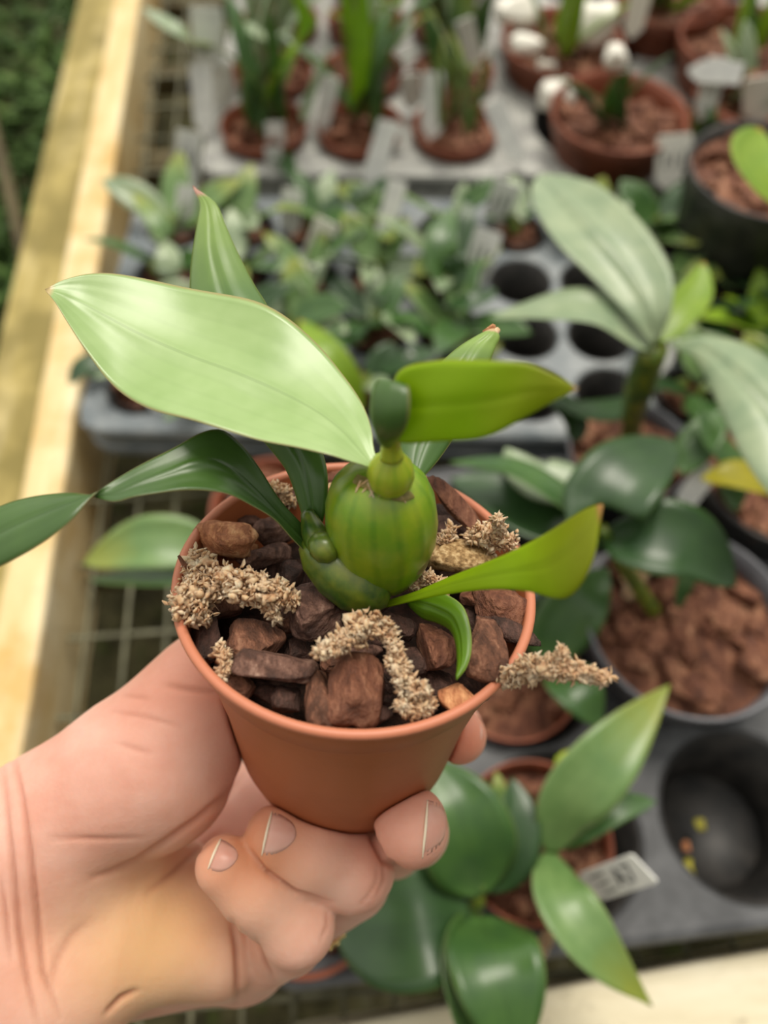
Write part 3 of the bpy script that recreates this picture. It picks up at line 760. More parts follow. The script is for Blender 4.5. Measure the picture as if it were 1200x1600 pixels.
# light smoothing, as soft tissue
nb0 = np.concatenate([hq[:, [0, 1]], hq[:, [1, 2]], hq[:, [2, 3]], hq[:, [3, 0]]])
def vnormals(v):
    n = np.cross(v[hq[:, 2]] - v[hq[:, 0]], v[hq[:, 3]] - v[hq[:, 1]]); o = np.zeros_like(v)
    for i in range(4): np.add.at(o, hq[:, i], n)
    return o / np.maximum(np.linalg.norm(o, axis=1, keepdims=True), 1e-12)
for _ in range(2):
    sm = np.zeros_like(hv); ct = np.zeros(len(hv))
    np.add.at(sm, nb0[:, 0], hv[nb0[:, 1]]); np.add.at(ct, nb0[:, 0], 1); np.add.at(sm, nb0[:, 1], hv[nb0[:, 0]]); np.add.at(ct, nb0[:, 1], 1)
    hv = hv * .45 + sm / np.maximum(ct, 1)[:, None] * .55
hn = vnormals(hv)
# skin folds: polylines pressed into the side facing us (where they lie on the hand)
sx = 600 + F * hv[:, 0] / hv[:, 2]; sy = 800 - F * hv[:, 1] / hv[:, 2]
front = hn[:, 2] < .2
folds = [ # points, depth mm, width px
 ([(85,1345),(150,1312),(220,1312),(285,1350),(330,1310),(380,1260)], .0, 5),
 ([(145,1372),(175,1362),(215,1345),(260,1315),(310,1280),(350,1245),(385,1205)], .9, 6),
 ([(230,1395),(265,1368),(300,1335),(345,1300)], .6, 5),
 ([(75,1310),(120,1310),(165,1311),(225,1309)], .35, 4),
 ([(20,1180),(32,1240),(48,1340),(60,1440),(68,1520),(95,1590)], .9, 5),
 ([(4,1200),(10,1270),(22,1370),(30,1450),(45,1540),(60,1600)], .8, 5),
 ([(0,1370),(10,1430),(18,1500)], .5, 4),
 ([(362,1440),(370,1480),(372,1530),(370,1565)], 1.2, 5),
 ([(400,1470),(412,1505),(428,1530)], .8, 4),
 ([(165,1585),(190,1560),(215,1548)], 1.0, 5),
 ([(75,1560),(90,1500),(110,1465),(140,1440)], .3, 8),
 ([(255,1070),(300,1078),(345,1082)], .6, 5),
 ([(190,1085),(235,1092)], .3, 4),([(170,1110),(230,1120),(280,1135)], .3, 4),([(180,1160),(240,1178)], .25, 5),
 ([(590,1350),(588,1380),(575,1400),(560,1415)], .3, 3),([(598,1345),(600,1375),(588,1400)], .3, 3),
 ([(510,1420),(512,1445),(500,1470)], .3, 3),([(384,1322),(410,1358),(459,1394),(515,1410)], 1.1, 4),([(575,1270),(582,1310),(600,1345),(630,1358)], 1.2, 4),
]
crease = np.zeros(len(hv))
for pts, dep, wd in folds:
    if dep == 0: continue
    best = np.full(len(hv), 1e9); pts = np.array(pts, float); tot = len(pts) - 1; amp = np.zeros(len(hv))
    for i in range(tot):
        a, b = pts[i], pts[i + 1]; d = b - a; t_ = np.clip(((sx - a[0]) * d[0] + (sy - a[1]) * d[1]) / (d @ d), 0, 1)
        D = np.hypot(sx - a[0] - t_ * d[0], sy - a[1] - t_ * d[1]); s_ = (i + t_) / tot
        m_ = D < best; best[m_] = D[m_]; amp[m_] = np.sin(np.pi * np.clip(s_[m_], .02, .98)) ** .5
    e_ = np.exp(-(best / wd) ** 2) * amp * front
    hv -= hn * (e_ * dep * .0011)[:, None]
    crease = np.maximum(crease, e_ * min(1, dep + .25))
# skin tone zones
def zone(c, r): return np.exp(-((hv - C3(*c)) ** 2).sum(1) / r ** 2)
red = np.clip(zone((640,1290,.195), .012) + zone((722,1155,.205), .010) + .55 * zone((415,1320,.19), .010) + .6 * zone((350,1350,.188), .009) + .8 * zone((320,1070,.20), .016) + .45 * zone((440,1300,.19), .012) + .4 * zone((590,1385,.21), .007), 0, 1)
yel = np.clip(.6 * zone((190,1440,.205), .020) + .5 * zone((260,1490,.21), .020) + .25 * zone((400,1380,.19), .02), 0, 1)
wv = [CO + CR * float(v[0]) + CU * float(v[1]) + CF * float(v[2]) for v in hv]
wrist = CO + CR * float(C3(-60,1480,.206)[0]) + CU * float(C3(-60,1480,.206)[1]) + CF * float(C3(-60,1480,.206)[2])
person = mk('person', wv, [tuple(int(i) for i in q) for q in hq], M['skin'], None, origin=wrist)
tag(person, 'bare left hand and wrist of a person, fingers curled round the small terracotta-coloured pot', 'person')
ca = person.data.color_attributes.new('tone', 'FLOAT_COLOR', 'POINT')
buf = np.ones((len(hv), 4), np.float32); buf[:, 0] = red; buf[:, 1] = yel; buf[:, 2] = crease * .6
ca.data.foreach_set('color', buf.ravel())
# ---- nails
bvh = BVHTree.FromPolygons(wv, [tuple(int(i) for i in q) for q in hq])
def nail(outline, free, label=None, n=9):
    """outline: left and right edge pixel rows from cuticle to free edge, laid onto the finger"""
    A_, B_ = catmull(np.array(outline, float).reshape(-1, 2, 2), n)[0].transpose(1, 0, 2)
    V, ok = [], True
    rows = []
    for i in range(n):
        row = []
        for j in range(n):
            u = j / (n - 1); q = A_[i] * (1 - u) + B_[i] * u
            v = CF + CR * ((q[0] - 600) / F) + CU * ((800 - q[1]) / F)
            loc, nr, _, _ = bvh.ray_cast(CO, v.normalized())
            row.append((loc, nr, v.normalized()))
        rows.append(row)
    P0 = []
    last = None
    for r_ in rows:
        for (loc, nr, v) in r_:
            if loc is None: loc, nr = last
            last = (loc, nr); P0.append((loc, nr))
    m_ = n
    for side in (0, 1):
        for i in range(n):
            for j in range(m_):
                loc, nr = P0[i * m_ + j]
                if nr.dot(CF) > 0: nr = -nr
                edge_ = min(j, m_ - 1 - j, i + 1) / (m_ / 2)
                h = .00002 + .00026 * min(1, edge_ * 1.2)
                V.append(loc + nr * (h if side else -.0004))
    Fc = []; q = n * m_
    for i in range(n - 1):
        for j in range(m_ - 1):
            p0 = i * m_ + j
            Fc += [(p0, p0 + m_, p0 + m_ + 1, p0 + 1), (q + p0, q + p0 + 1, q + p0 + m_ + 1, q + p0 + m_)]
    rim = [j for j in range(m_)] + [i * m_ + m_ - 1 for i in range(1, n)] + [(n - 1) * m_ + j for j in range(m_ - 2, -1, -1)] + [i * m_ for i in range(n - 2, 0, -1)]
    for a, b in zip(rim, rim[1:] + rim[:1]): Fc.append((a, b, q + b, q + a))
    o = mk('fingernail', V, Fc, M['nail'], person)
    if free:
        g = [V[q + (n - 1) * m_ + j] for j in range(m_)]
        tube('nail_edge', g, [.00012, .00030, .00034, .00030, .00012], M['nail_tip'], o, n=8, k=24)
    return o
nail([((463,1300),(462,1308)),((460,1290),(457,1317)),((452,1281),(444,1328)),((439,1273),(427,1335)),((425,1268),(409,1337))], True)
nail([((372,1335),(371,1342)),((369,1327),(364,1352)),((360,1319),(350,1361)),((352,1314),(338,1362)),((345,1311),(325,1358))], True)
nail([((696,1280),(697,1292)),((694,1266),(694,1308)),((686,1256),(686,1322)),((676,1252),(674,1332)),((668,1250),(660,1341))], True)
nail([((753,1138),(754,1148)),((752,1134),(753,1153)),((750,1130),(751,1157))], False)
# ---- ring on the base of the ring finger, glimpsed behind the little finger
ra, rb = Q(425,1462,.252), Q(552,1378,.224)
rc = ra.lerp(rb, .56); rx, ry, rz = frame(rb - ra)
V, Fc = [], []; nA, nB = 72, 10
for i in range(nA):
    a = 2 * math.pi * i / nA; o_ = rx * math.cos(a) + ry * math.sin(a)
    for j in range(nB):
        b = 2 * math.pi * j / nB; V.append(rc + o_ * (.0106 + .0007 * math.cos(b)) + rz * (.0012 * math.sin(b)))
for i in range(nA):
    for j in range(nB): Fc.append((i * nB + j, i * nB + (j + 1) % nB, (i + 1) % nA * nB + (j + 1) % nB, (i + 1) % nA * nB + j))
rg = mk('ring', V, Fc, M['gold'], person)
rg['label'] = 'thin gold ring with tiny stones'
for i in range(0, nA, 3):
    a = 2 * math.pi * i / nA; o_ = rx * math.cos(a) + ry * math.sin(a)
    if o_.dot(CU) < -.2:
        v, f = ico(2); c = rc + o_ * .0113
        mk('ring_stone', [c + Vector(p) * .0006 for p in v], f, M['gold'], rg)
# ================================================================== THE BENCH AND WHAT LIES UNDER IT
def box_between(name, a, b, w, z0, z1, mat, parent=None, side=1, bev=.002, segs=24):
    """a plank from a to b (left edge line on top), w wide to its right, between heights z0 and z1"""
    a, b = Vector((a.x, a.y, 0)), Vector((b.x, b.y, 0)); d = (b - a).normalized(); s = Vector((d.y, -d.x, 0)) * side
    L_ = (b - a).length; V, Fc = [], []
    sec = [(0, z0), (0, z1 - bev), (bev * .3, z1 - bev * .3), (bev, z1), (w - bev, z1), (w - bev * .3, z1 - bev * .3), (w, z1 - bev), (w, z0)]
    for i in range(segs + 1):
        t_ = i / segs
        for (x, z) in sec:
            p = a + d * (L_ * t_) + s * x; p.z = z
            wob = noise.noise(p * 25) * .0012
            V.append(p + s * wob + Vector((0, 0, wob * (1 if z > z0 else 0))))
    k = len(sec)
    for i in range(segs):
        for j in range(k): Fc.append((i * k + j, i * k + (j + 1) % k, (i + 1) * k + (j + 1) % k, (i + 1) * k + j))
    Fc.append(tuple(range(k))[::-1]); Fc.append(tuple(range(segs * k, segs * k + k)))
    if side < 0: Fc = [f[::-1] for f in Fc]
    return mk(name, V, Fc, mat, parent, smooth=False)
bench = empty('bench', Vector((0, .3, -.06)), 'timber-edged growing bench with wire mesh top carrying the trays', 'bench')
ZT = .030
r0, r1 = Z(177, 0, ZT), Z(0, 935, ZT); dv = (r0 - r1).normalized()
box_between('side_rail', r1 - dv * .35, r0 + dv * .5, .028, -.055, ZT, M['wood_rail'], bench, bev=.003, segs=60)
l0, l1 = Z(112, 0, -.01), Z(28, 400, -.01); dl = (l0 - l1).normalized()
box_between('lower_plank', l1 - dv * .7, l1 + dv * 1.1, .085, -.05, -.010, M['wood_moss'], bench, bev=.003, segs=60)
f0, f1 = Z(1200, 1484, ZT), Z(850, 1546, ZT); fv = (f1 - f0).normalized()
box_between('front_rail', f0 - fv * .5, f0 + fv * .9, .045, -.055, ZT, M['wood_front'], bench, side=-1, bev=.003, segs=60)
# wire mesh top
V, Fc = [], []
mc = Vector((0.05, .45, -.002)); ex = Vector((dv.y, -dv.x, 0)); ey = dv.copy(); up_ = Vector((0, 0, 1))
mo = Vector((r1.x, r1.y, -.005)) + ex * .030 + ey * .35
for i in range(0, 27): boxm(V, Fc, mo + ex * (i * .026 + .012), ex, ey, up_, .0011, .62, .0011)
for j in range(-12, 13): boxm(V, Fc, mo + ex * .345 + Vector((0, 0, -.003)) + ey * (j * .052), ex, ey, up_, .345, .0014, .0014)
mk('wire_mesh', V, Fc, M['wire'], bench, smooth=False)
V, Fc = [], []
for j in range(-4, 5): boxm(V, Fc, mo + ex * .345 + Vector((0, 0, -.03)) + ey * (j * .15), ex, ey, up_, .345, .014, .010)
mk('cross_batten', V, Fc, M['wood_dark'], bench, smooth=False)
# mossy floor under the bench
V, Fc = [], []; n_ = 90
for i in range(n_ + 1):
    for j in range(n_ + 1):
        x, y = -1.6 + 3.4 * i / n_, -1.0 + 3.6 * j / n_
        V.append(Vector((x, y, -.17 + noise.noise(Vector((x * 9, y * 9, 0))) * .02)))
for i in range(n_):
    for j in range(n_): a = i * (n_ + 1) + j; Fc.append((a, a + n_ + 1, a + n_ + 2, a + 1))
tag(mk('ground', V, Fc, M['ground'], None, origin=(0, 0, -.17)), 'mossy stained glasshouse floor under the bench', 'ground', kind='structure')
rnd = random.Random(5)
V, Fc = [], []
def strip(V, Fc, c, dr, w, ll, droop, seg=4):
    s = dr.cross(Vector((0, 0, 1)))
    s = (s if s.length > .05 else Vector((1, 0, 0))).normalized(); b = len(V); p = c.copy(); d_ = dr.normalized()
    for i in range(seg + 1):
        t_ = i / seg; ww = w * math.sin(math.pi * min(.97, .15 + t_ * .85)) ; V.append(p - s * ww); V.append(p + s * ww); V.append(p + Vector((0, 0, -w * .3)))
        d_ = (d_ + Vector((0, 0, -droop / seg))).normalized(); p = p + d_ * (ll / seg)
    for i in range(seg):
        a = b + i * 3; Fc += [(a, a + 1, a + 4, a + 3), (a + 1, a + 2, a + 5, a + 4), (a + 2, a, a + 3, a + 5)]
for q in range(1500):
    c = Z(rnd.uniform(-120, 150), rnd.uniform(-80, 640), rnd.uniform(-.16, -.10))
    strip(V, Fc, c, Vector((rnd.gauss(0, 1), rnd.gauss(0, 1), rnd.uniform(.2, 1.4))), rnd.uniform(.004, .010), rnd.uniform(.02, .045), rnd.uniform(.2, 1.2))
tag(mk('weeds', V, Fc, M['weed'], None), 'green weeds growing on the floor left of the bench', 'weeds', kind='stuff')
tag(tube('stake', [Z(-30, 130, -.03), Z(20, 320, -.06), Z(60, 520, -.10)], [.007, .007, .006], M['wood_dark'], None, n=10), 'dull brown stake slanting through the weeds at far left', 'stake')

# ================================================================== TRAYS
def tray(label, corner, ang, nx, ny, pitch, hole, ztop, depth, mat, cellmat, margin=.012, skirt=.03, cell_r=.72, py=None):
    py = py or pitch
    """a plug tray: top plate with round holes, a cup under each, a lipped skirt round the edge"""
    root = empty('tray', Vector((corner.x, corner.y, ztop - depth)), label, 'tray', 'plastic trays on the bench')
    ca_, sa_ = math.cos(ang), math.sin(ang); ex_ = Vector((ca_, sa_, 0)); ey_ = Vector((-sa_, ca_, 0)); o = Vector((corner.x, corner.y, 0))
    V, Fc = [], []; NS = 32
    def W(x, y, z): return o + ex_ * x + ey_ * y + Vector((0, 0, z))
    cs = []
    Wd, Dp = nx * pitch + 2 * margin, ny * py + 2 * margin
    for i in range(nx):
        for j in range(ny):
            cx, cy = margin + (i + .5) * pitch, margin + (j + .5) * py; cs.append(W(cx, cy, ztop))
            b = len(V)
            for q in range(NS):
                a = 2 * math.pi * q / NS; c_, s_ = math.cos(a), math.sin(a); m_ = max(abs(c_), abs(s_))
                x0, y0 = c_ / m_ * pitch / 2, s_ / m_ * py / 2
                if i == 0 and x0 < -pitch * .49: x0 -= margin * .8
                if i == nx - 1 and x0 > pitch * .49: x0 += margin * .8
                if j == 0 and y0 < -py * .49: y0 -= margin * .8
                if j == ny - 1 and y0 > py * .49: y0 += margin * .8
                V.append(W(cx + x0, cy + y0, ztop))
                V.append(W(cx + c_ * (hole + .0025), cy + s_ * (hole + .0025), ztop))
                V.append(W(cx + c_ * hole, cy + s_ * hole, ztop - .002))
            for q in range(NS):
                a, c_ = b + q * 3, b + (q + 1) % NS * 3
                Fc += [(a, c_, c_ + 1, a + 1), (a + 1, c_ + 1, c_ + 2, a + 2)]
    # skirt with a rounded corner outline
    out = []
    rr = .018
    for (cx, cy, a0) in ((Wd - rr, Dp - rr, 0), (rr, Dp - rr, 90), (rr, rr, 180), (Wd - rr, rr, 270)):
        for k_ in range(7): a = math.radians(a0 + 15 * k_); out.append((cx + rr * math.cos(a), cy + rr * math.sin(a), math.cos(a), math.sin(a)))
    prof_ = [(-.004, -.0004), (-.001, .0010), (.002, 0), (.0035, -.003), (.0025, -.010), (.001, -.0105), (.0, -.020), (.002, -.021), (.001, -skirt), (-.002, -skirt)]
    b = len(V); k_ = len(prof_)
    for (x, y, nx_, ny_) in out:
        for (dx, dz) in prof_: V.append(W(x + nx_ * dx, y + ny_ * dx, ztop + dz))
    m_ = len(out)
    for i in range(m_):
        for j in range(k_ - 1):
            a, c_ = b + i * k_ + j, b + (i + 1) % m_ * k_ + j; Fc.append((a, a + 1, c_ + 1, c_))
    mk('top_plate', V, Fc, mat, root, smooth=False)
    first = None
    for c in cs:
        if first is None:
            first = lathe('cell', c + Vector((0, 0, -depth)), c + Vector((0, 0, -.001)), [(0, .0001), (0, hole * cell_r), (.05, hole * (cell_r + .02)), (1, hole), (1, hole + .001), (0, hole * cell_r + .001), (-.01, .0001)], cellmat, root, n=32)
            c0 = c
        else:
            k = first.copy(); COL.objects.link(k); k.location = first.location + (c - c0)
    return root, cs
# corner pixels of each tray: front left
angA = math.radians(6.5); hc = Z(1162, 1272, .056)
ca = hc - Vector((math.cos(angA), math.sin(angA), 0)) * (.004 + 2.5 * .095) - Vector((-math.sin(angA), math.cos(angA), 0)) * (.004 + .5 * .086)
trayA, cA = tray('dark grey large-celled front tray with an empty black cell at its right', ca, angA, 4, 3, .095, .0405, .056, .055, M['tray_dark'], M['tray_black'], margin=.004, skirt=.032, py=.086)
cb = Z(122, 668, .050)
trayB, cB = tray('slate grey small-celled middle tray crowded with little orchids, some cells empty', cb, math.radians(-1.2), 9, 4, .0535, .0228, .050, .045, M['tray_blue'], M['tray_black'], margin=.009)
cc = Z(315, 268, .050)
trayC, cC = tray('dusty pale tray at the back left holding brown pots', cc, math.radians(-1.0), 3, 4, .082, .034, .050, .045, M['tray_dusty'], M['tray_black'], margin=.008)
cd = Z(800, 268, .050)
trayD, cD = tray('dusty pale tray at the back right under the widest brown pots', cd, math.radians(-4), 3, 3, .125, .050, .050, .045, M['tray_dusty'], M['tray_black'], margin=.008)

# ================================================================== POTTED ORCHIDS ON THE BENCH
def pot_on(root, c, R_, h, mat, n=56):
    c = Vector(c); b = c - Vector((0, 0, h))
    return lathe('pot', b, c, [(0, R_ * .70), (.02, R_ * .72), (.83, R_ * .92), (.84, R_ * .96), (.985, R_), (1, R_ * .995), (1, R_ * .96), (.86, R_ * .92), (.6, R_ * .86), (.55, .0001)], mat, root, n=n)
def bark_on(root, c, R_, seed, n=26, mat='bark_bg', size=.011):
    rnd = random.Random(seed); V, Fc = [], []; v0, f0 = ico(1)
    for i in range(24):                                    # bed beneath
        a = 2 * math.pi * i / 24; V.append(c + Vector((math.cos(a) * R_, math.sin(a) * R_, -.006)))
    V.append(c + Vector((0, 0, -.002)))
    for i in range(24): Fc.append((i, (i + 1) % 24, 24))
    for q in range(n):
        a, r_ = rnd.uniform(0, 6.28), R_ * .88 * math.sqrt(rnd.random()); s = rnd.uniform(.5, 1.1) * size * min(1, R_ / .03)
        rot = Matrix.Rotation(rnd.uniform(0, 6.28), 3, 'Z') @ Matrix.Rotation(rnd.uniform(-.5, .5), 3, 'X')
        sc = (rnd.uniform(.6, 1.1), rnd.uniform(.4, .8), rnd.uniform(.3, .6)); b = len(V); cc_ = c + Vector((math.cos(a) * r_, math.sin(a) * r_, rnd.uniform(-.004, .002)))
        for p in v0:
            pp = Vector([math.copysign(abs(x) ** .6, x) for x in p]); pp *= 1 + .3 * noise.noise(pp * 1.5 + cc_ * 300)
            V.append(cc_ + rot @ Vector((pp.x * sc[0] * s, pp.y * sc[1] * s, pp.z * sc[2] * s)))
        Fc += [tuple(x + b for x in f) for f in f0]
    o = mk('bark_mix', V, Fc, M[mat], root, smooth=False); o['kind'] = 'stuff'; return o
def potted(label, c, R_, h, potmat, seed, group, cat='potted plant', soil=.006, nb=26):
    c = Vector(c)
    root = empty('potted_orchid', c - Vector((0, 0, h)), label, cat, group)
    pot_on(root, c, R_, h, potmat); bark_on(root, c - Vector((0, 0, soil)), R_ * .93, seed, nb)
    return root
def sleaf(root, pts, w, mat, **kw):
    return spine_leaf('leaf', [Z(*p) for p in pts], w, M[mat], root, **kw)
BIG = 'potted orchids in the front tray'
# -- pot at the front, right of the hand, with broad drooping leaves
p1 = Z(836, 1312, .072)
o1 = potted('front brown pot right of the hand with a broad-leaved orchid', p1, .0372, .062, M['brown_pot'], 1, BIG, nb=34)
D = dict(a=.8, b=.7)
sleaf(o1, [(752,1400,.088),(738,1330,.110),(716,1260,.118),(672,1188,.112)], .0205, 'bg_green', cup=.10, **D)
sleaf(o1, [(764,1395,.085),(800,1330,.104),(812,1270,.108),(800,1215,.104)], .0120, 'bg_deep', tilt=.2, **D)
sleaf(o1, [(735,1425,.085),(670,1440,.102),(600,1452,.098),(520,1448,.080)], .0240, 'bg_deep', a=.85, b=.62, cup=.08)
sleaf(o1, [(752,1430,.085),(768,1480,.108),(788,1550,.112),(810,1660,.098)], .0190, 'bg_green', cup=.12, **D)
sleaf(o1, [(745,1430,.080),(728,1500,.098),(735,1570,.100),(745,1650,.09)], .0120, 'bg_green', tilt=-.5, **D)
sleaf(o1, [(862,1335,.088),(890,1260,.115),(955,1180,.128),(1046,1070,.122)], .0145, 'bg_pale', tilt=.15, cup=.10, a=.78, b=.9)
sleaf(o1, [(868,1325,.086),(905,1290,.100),(960,1262,.104),(1025,1252,.100)], .0080, 'bg_green', **D)
sleaf(o1, [(860,1330,.088),(880,1400,.108),(935,1480,.108),(1019,1572,.088)], .0125, 'bg_pale', tilt=-.1, cup=.14, a=.72, b=1.0)
sleaf(o1, [(770,1290,.080),(772,1260,.086),(780,1235,.09),(775,1205,.090)], .0045, 'bg_pale', **D)
tube('bud_stalk', [Z(842, 1262, .082), Z(856, 1235, .094), Z(875, 1208, .102), Z(886, 1185, .106)], [.0014, .0016, .002, .0028], M['bulb_small'], o1, n=12)
lathe('bud', Z(872, 1215, .104), Z(888, 1172, .110), [(0, .0008), (.3, .0036), (.6, .0042), (.9, .002), (1, .0001)], M['bulb_small'], o1, n=18)
tube('stem', [Z(735, 1440, .066), Z(746, 1410, .080), Z(752, 1380, .090)], [.003, .004, .002], M['bulb_dark'], o1, n=12)
tube('stem', [Z(850, 1345, .066), Z(862, 1335, .082), Z(868, 1322, .09)], [.003, .003, .002], M['bulb_dark'], o1, n=12)
moss('moss_tuft', [Z(838, 1312, .082), Z(845, 1295, .088), Z(840, 1278, .09)], [.003, .0055, .002], 31, 'small buff moss ball amid the broad-leaved orchid in the front brown pot', group=None, leafl=.003)
moss('moss_tuft', [Z(858, 1462, .072), Z(848, 1476, .066), Z(842, 1492, .058)], [.002, .002, .001], 32, 'stringy moss hanging over the front edge of the dark tray', group=None, leafl=.003)

# plant tags: a strip of plastic between two points, printed marks near its top
def plant_tag(label, a, b, w, mat='white_tag', marks=True, facing=None, text=None, name='plant_tag', rows=3):
    a, b = Vector(a), Vector(b); d = (b - a).normalized()
    s = d.cross((a - CO).normalized()) if facing is None else d.cross(facing)
    s.normalize(); n_ = s.cross(d).normalized(); V, Fc = [], []
    L_ = (b - a).length; th = .0004
    pts2 = [(-w * .10, 0), (w * .10, 0), (w * .5, L_ * .22), (w * .5, L_ * .97), (w * .44, L_), (-w * .44, L_), (-w * .5, L_ * .97), (-w * .5, L_ * .22)]
    for q in (-1, 1):
        for (x, y) in pts2: V.append(a + s * x + d * y + n_ * th * q)
    k = len(pts2)
    Fc = [tuple(range(k)), tuple(range(2 * k - 1, k - 1, -1))] + [(i, i + k, (i + 1) % k + k, (i + 1) % k) for i in range(k)]
    o = mk(name, V, Fc, M[mat], None, smooth=False, origin=a)
    tag(o, label, 'plant tag', 'white plant tags standing in the pots')
    if marks:
        if n_.dot(CO - a) < 0: n_ = -n_
        V, Fc = [], []; r_ = random.Random(int(abs(a.x) * 1e5))
        for i in range(rows):
            boxm(V, Fc, a + d * (L_ * (.90 - .0) - L_ * .34) + s * (w * (-.28 + .26 * i)) + n_ * (th + .0001), s, d, n_, w * .035, L_ * r_.uniform(.12, .20), .00005)
        mk('print', V, Fc, M['ink'], o, smooth=False)
    return o, s, d, n_
ta, tb = Z(905, 1392, .066), Z(1008, 1356, .112)
tg, s_, d_, n_ = plant_tag('white printed tag leaning out over the grey tray from the front brown pot', ta, tb, .0150, facing=Vector((.1, .35, -1)).normalized(), marks=False)
n_ = n_ if n_.dot(CO - ta) > 0 else -n_
def text_on(body, size, loc, xdir, nrm, parent, mat):
    cu = bpy.data.curves.new('print', 'FONT'); cu.body = body; cu.size = size; cu.extrude = .00005; cu.align_x = 'CENTER'; cu.align_y = 'CENTER'
    to = bpy.data.objects.new('print', cu); z = nrm.normalized(); x = (xdir - z * xdir.dot(z)).normalized(); y = z.cross(x)
    mt = Matrix((x, y, z)).transposed().to_4x4(); mt.translation = loc
    COL.objects.link(to); bpy.context.view_layer.update()
    me = bpy.data.meshes.new_from_object(to.evaluated_get(bpy.context.evaluated_depsgraph_get()))
    bpy.data.objects.remove(to); bpy.data.curves.remove(cu)
    return mk('print', [mt @ v.co for v in me.vertices], [tuple(p.vertices) for p in me.polygons], mat, parent, smooth=False)
L_ = (tb - ta).length
text_on('A7', .0125, ta + d_ * L_ * .72 + n_ * .0006, d_, n_, tg, M['ink'])
V, Fc = [], []
for i, q in enumerate((-.28, 0, .28)): boxm(V, Fc, ta + d_ * (L_ * .40) + s_ * (.015 * q) + n_ * .0006, s_, d_, n_, .0005, L_ * (.10 - .02 * (i % 2)), .00006)
mk('print', V, Fc, M['ink'], tg, smooth=False)

# -- grey pot with the big dark-leaved orchid
p2 = Z(1078, 965, .096)
o2 = potted('large grey pot at right with a dark broad-leaved orchid over coarse bark', p2, .0535, .086, M['grey_pot'], 2, BIG, nb=60, soil=.008)
sleaf(o2, [(935,830,.155),(880,775,.165),(800,728,.165),(702,722,.155)], .0105, 'bg_green', tilt=.5, **D)
sleaf(o2, [(938,835,.150),(940,790,.172),(985,730,.178),(1052,688,.165)], .0190, 'bg_deep', tilt=-.1, a=.75, b=.6)
sleaf(o2, [(945,830,.150),(1010,835,.168),(1085,850,.168),(1150,915,.150)], .0175, 'bg_deep', tilt=.25, cup=.16, **D)
sleaf(o2, [(930,825,.148),(850,800,.150),(780,765,.146),(705,748,.138)], .0190, 'bg_deep', tilt=.2, **D)
sleaf(o2, [(925,810,.145),(890,760,.150),(835,745,.150),(790,700,.145)], .0150, 'bg_grey', tilt=.2, **D)
sleaf(o2, [(1060,950,.100),(1070,915,.112),(1090,880,.118),(1105,855,.118)], .0040, 'bg_green', **D)
tube('stem', [Z(1022, 955, .090), Z(985, 900, .118), Z(955, 850, .146), Z(938, 825, .158)], [.0042, .0036, .0034, .003], M['bulb_dark'], o2, n=12)
moss('moss_tuft', [Z(985, 930, .094), Z(1000, 885, .096), Z(1020, 870, .094)], [.004, .008, .004], 41, 'pale moss on the bark at the left of the large grey pot', group=None, leafl=.0032, dens=.6)
moss('moss_tuft', [Z(1080, 890, .094), Z(1100, 900, .096)], [.004, .005], 42, 'pale moss beside the small shoot in the large grey pot', group=None, leafl=.0032, dens=.6)
# -- brown pot behind the held one
p3 = Z(800, 1050, .066)
o3 = potted('brown pot partly hidden behind the right rim of the held pot', p3, .0372, .060, M['brown_pot'], 3, BIG)
sleaf(o3, [(850,1040,.080),(880,980,.095),(915,935,.104),(950,888,.104)], .0160, 'bg_green', tilt=.2, **D)
sleaf(o3, [(850,1030,.078),(850,990,.086),(865,950,.09),(850,905,.09)], .0140, 'bg_deep', tilt=.3, **D)
sleaf(o3, [(865,1040,.080),(890,1060,.094),(915,1092,.096),(938,1135,.086)], .0125, 'bg_green', tilt=.1, **D)
# -- terracotta pot and grey-rimmed pot to the left of the held pot
p4 = Z(425, 795, .072)
o4 = potted('terracotta-brown pot peeping out behind the left rim of the held pot', p4, .0372, .062, M['brown_pot'], 4, BIG)
sleaf(o4, [(345,885,.090),(290,850,.100),(215,848,.102),(130,880,.085)], .0150, 'bg_pale', tilt=-.2, cup=.14, **D)
sleaf(o4, [(345,905,.085),(280,900,.090),(210,900,.088),(140,906,.078)], .0095, 'bg_green', tilt=.5, **D)
p5 = Z(478, 1388, .066)
o5 = potted('brown pot under the curled little finger at the bottom', p5, .0372, .060, M['brown_pot'], 5, BIG)

# -- the tall grey-leaved orchid right of centre (in a clear-rimmed grey pot)
p6 = Z(985, 700, .070)
o6 = potted('grey-rimmed pot in the middle with a tall stem and large silvery grey-green leaves', p6, .0385, .060, M['grey_pot'], 6, BIG, nb=34)
tube('stem', [Z(985, 700, .066), Z(990, 640, .110), Z(1008, 580, .150), Z(1022, 545, .172)], [.0052, .0062, .0085, .0070], M['bulb_dark'], o6, n=16)
A = [Z(*p) for p in [(1020,540,.178),(985,497,.186),(930,440,.192),(870,380,.195),(836,325,.190),(830,292,.184),(842,274,.180)]]
B = [Z(*p) for p in [(1030,530,.178),(1050,480,.192),(1048,420,.198),(1000,345,.200),(935,290,.196),(885,275,.188),(846,272,.180)]]
gl = blade('leaf', A, B, M['bg_grey'], o6, cup=-.10, rib=.08, n=46, m=14, thick=.0005)
gl['label'] = 'widest silvery green leaf pointing up and left'
sleaf(o6, [(1016,545,.175),(940,482,.190),(860,476,.186),(765,495,.165)], .0165, 'bg_grey', tilt=.25, **D)
sleaf(o6, [(1030,535,.175),(1058,490,.18),(1088,455,.18),(1100,410,.18)], .0100, 'bg_lime', **D)
A = [Z(*p) for p in [(1045,540,.176),(1085,560,.186),(1125,640,.196),(1165,720,.200),(1205,775,.200),(1260,830,.19)]]
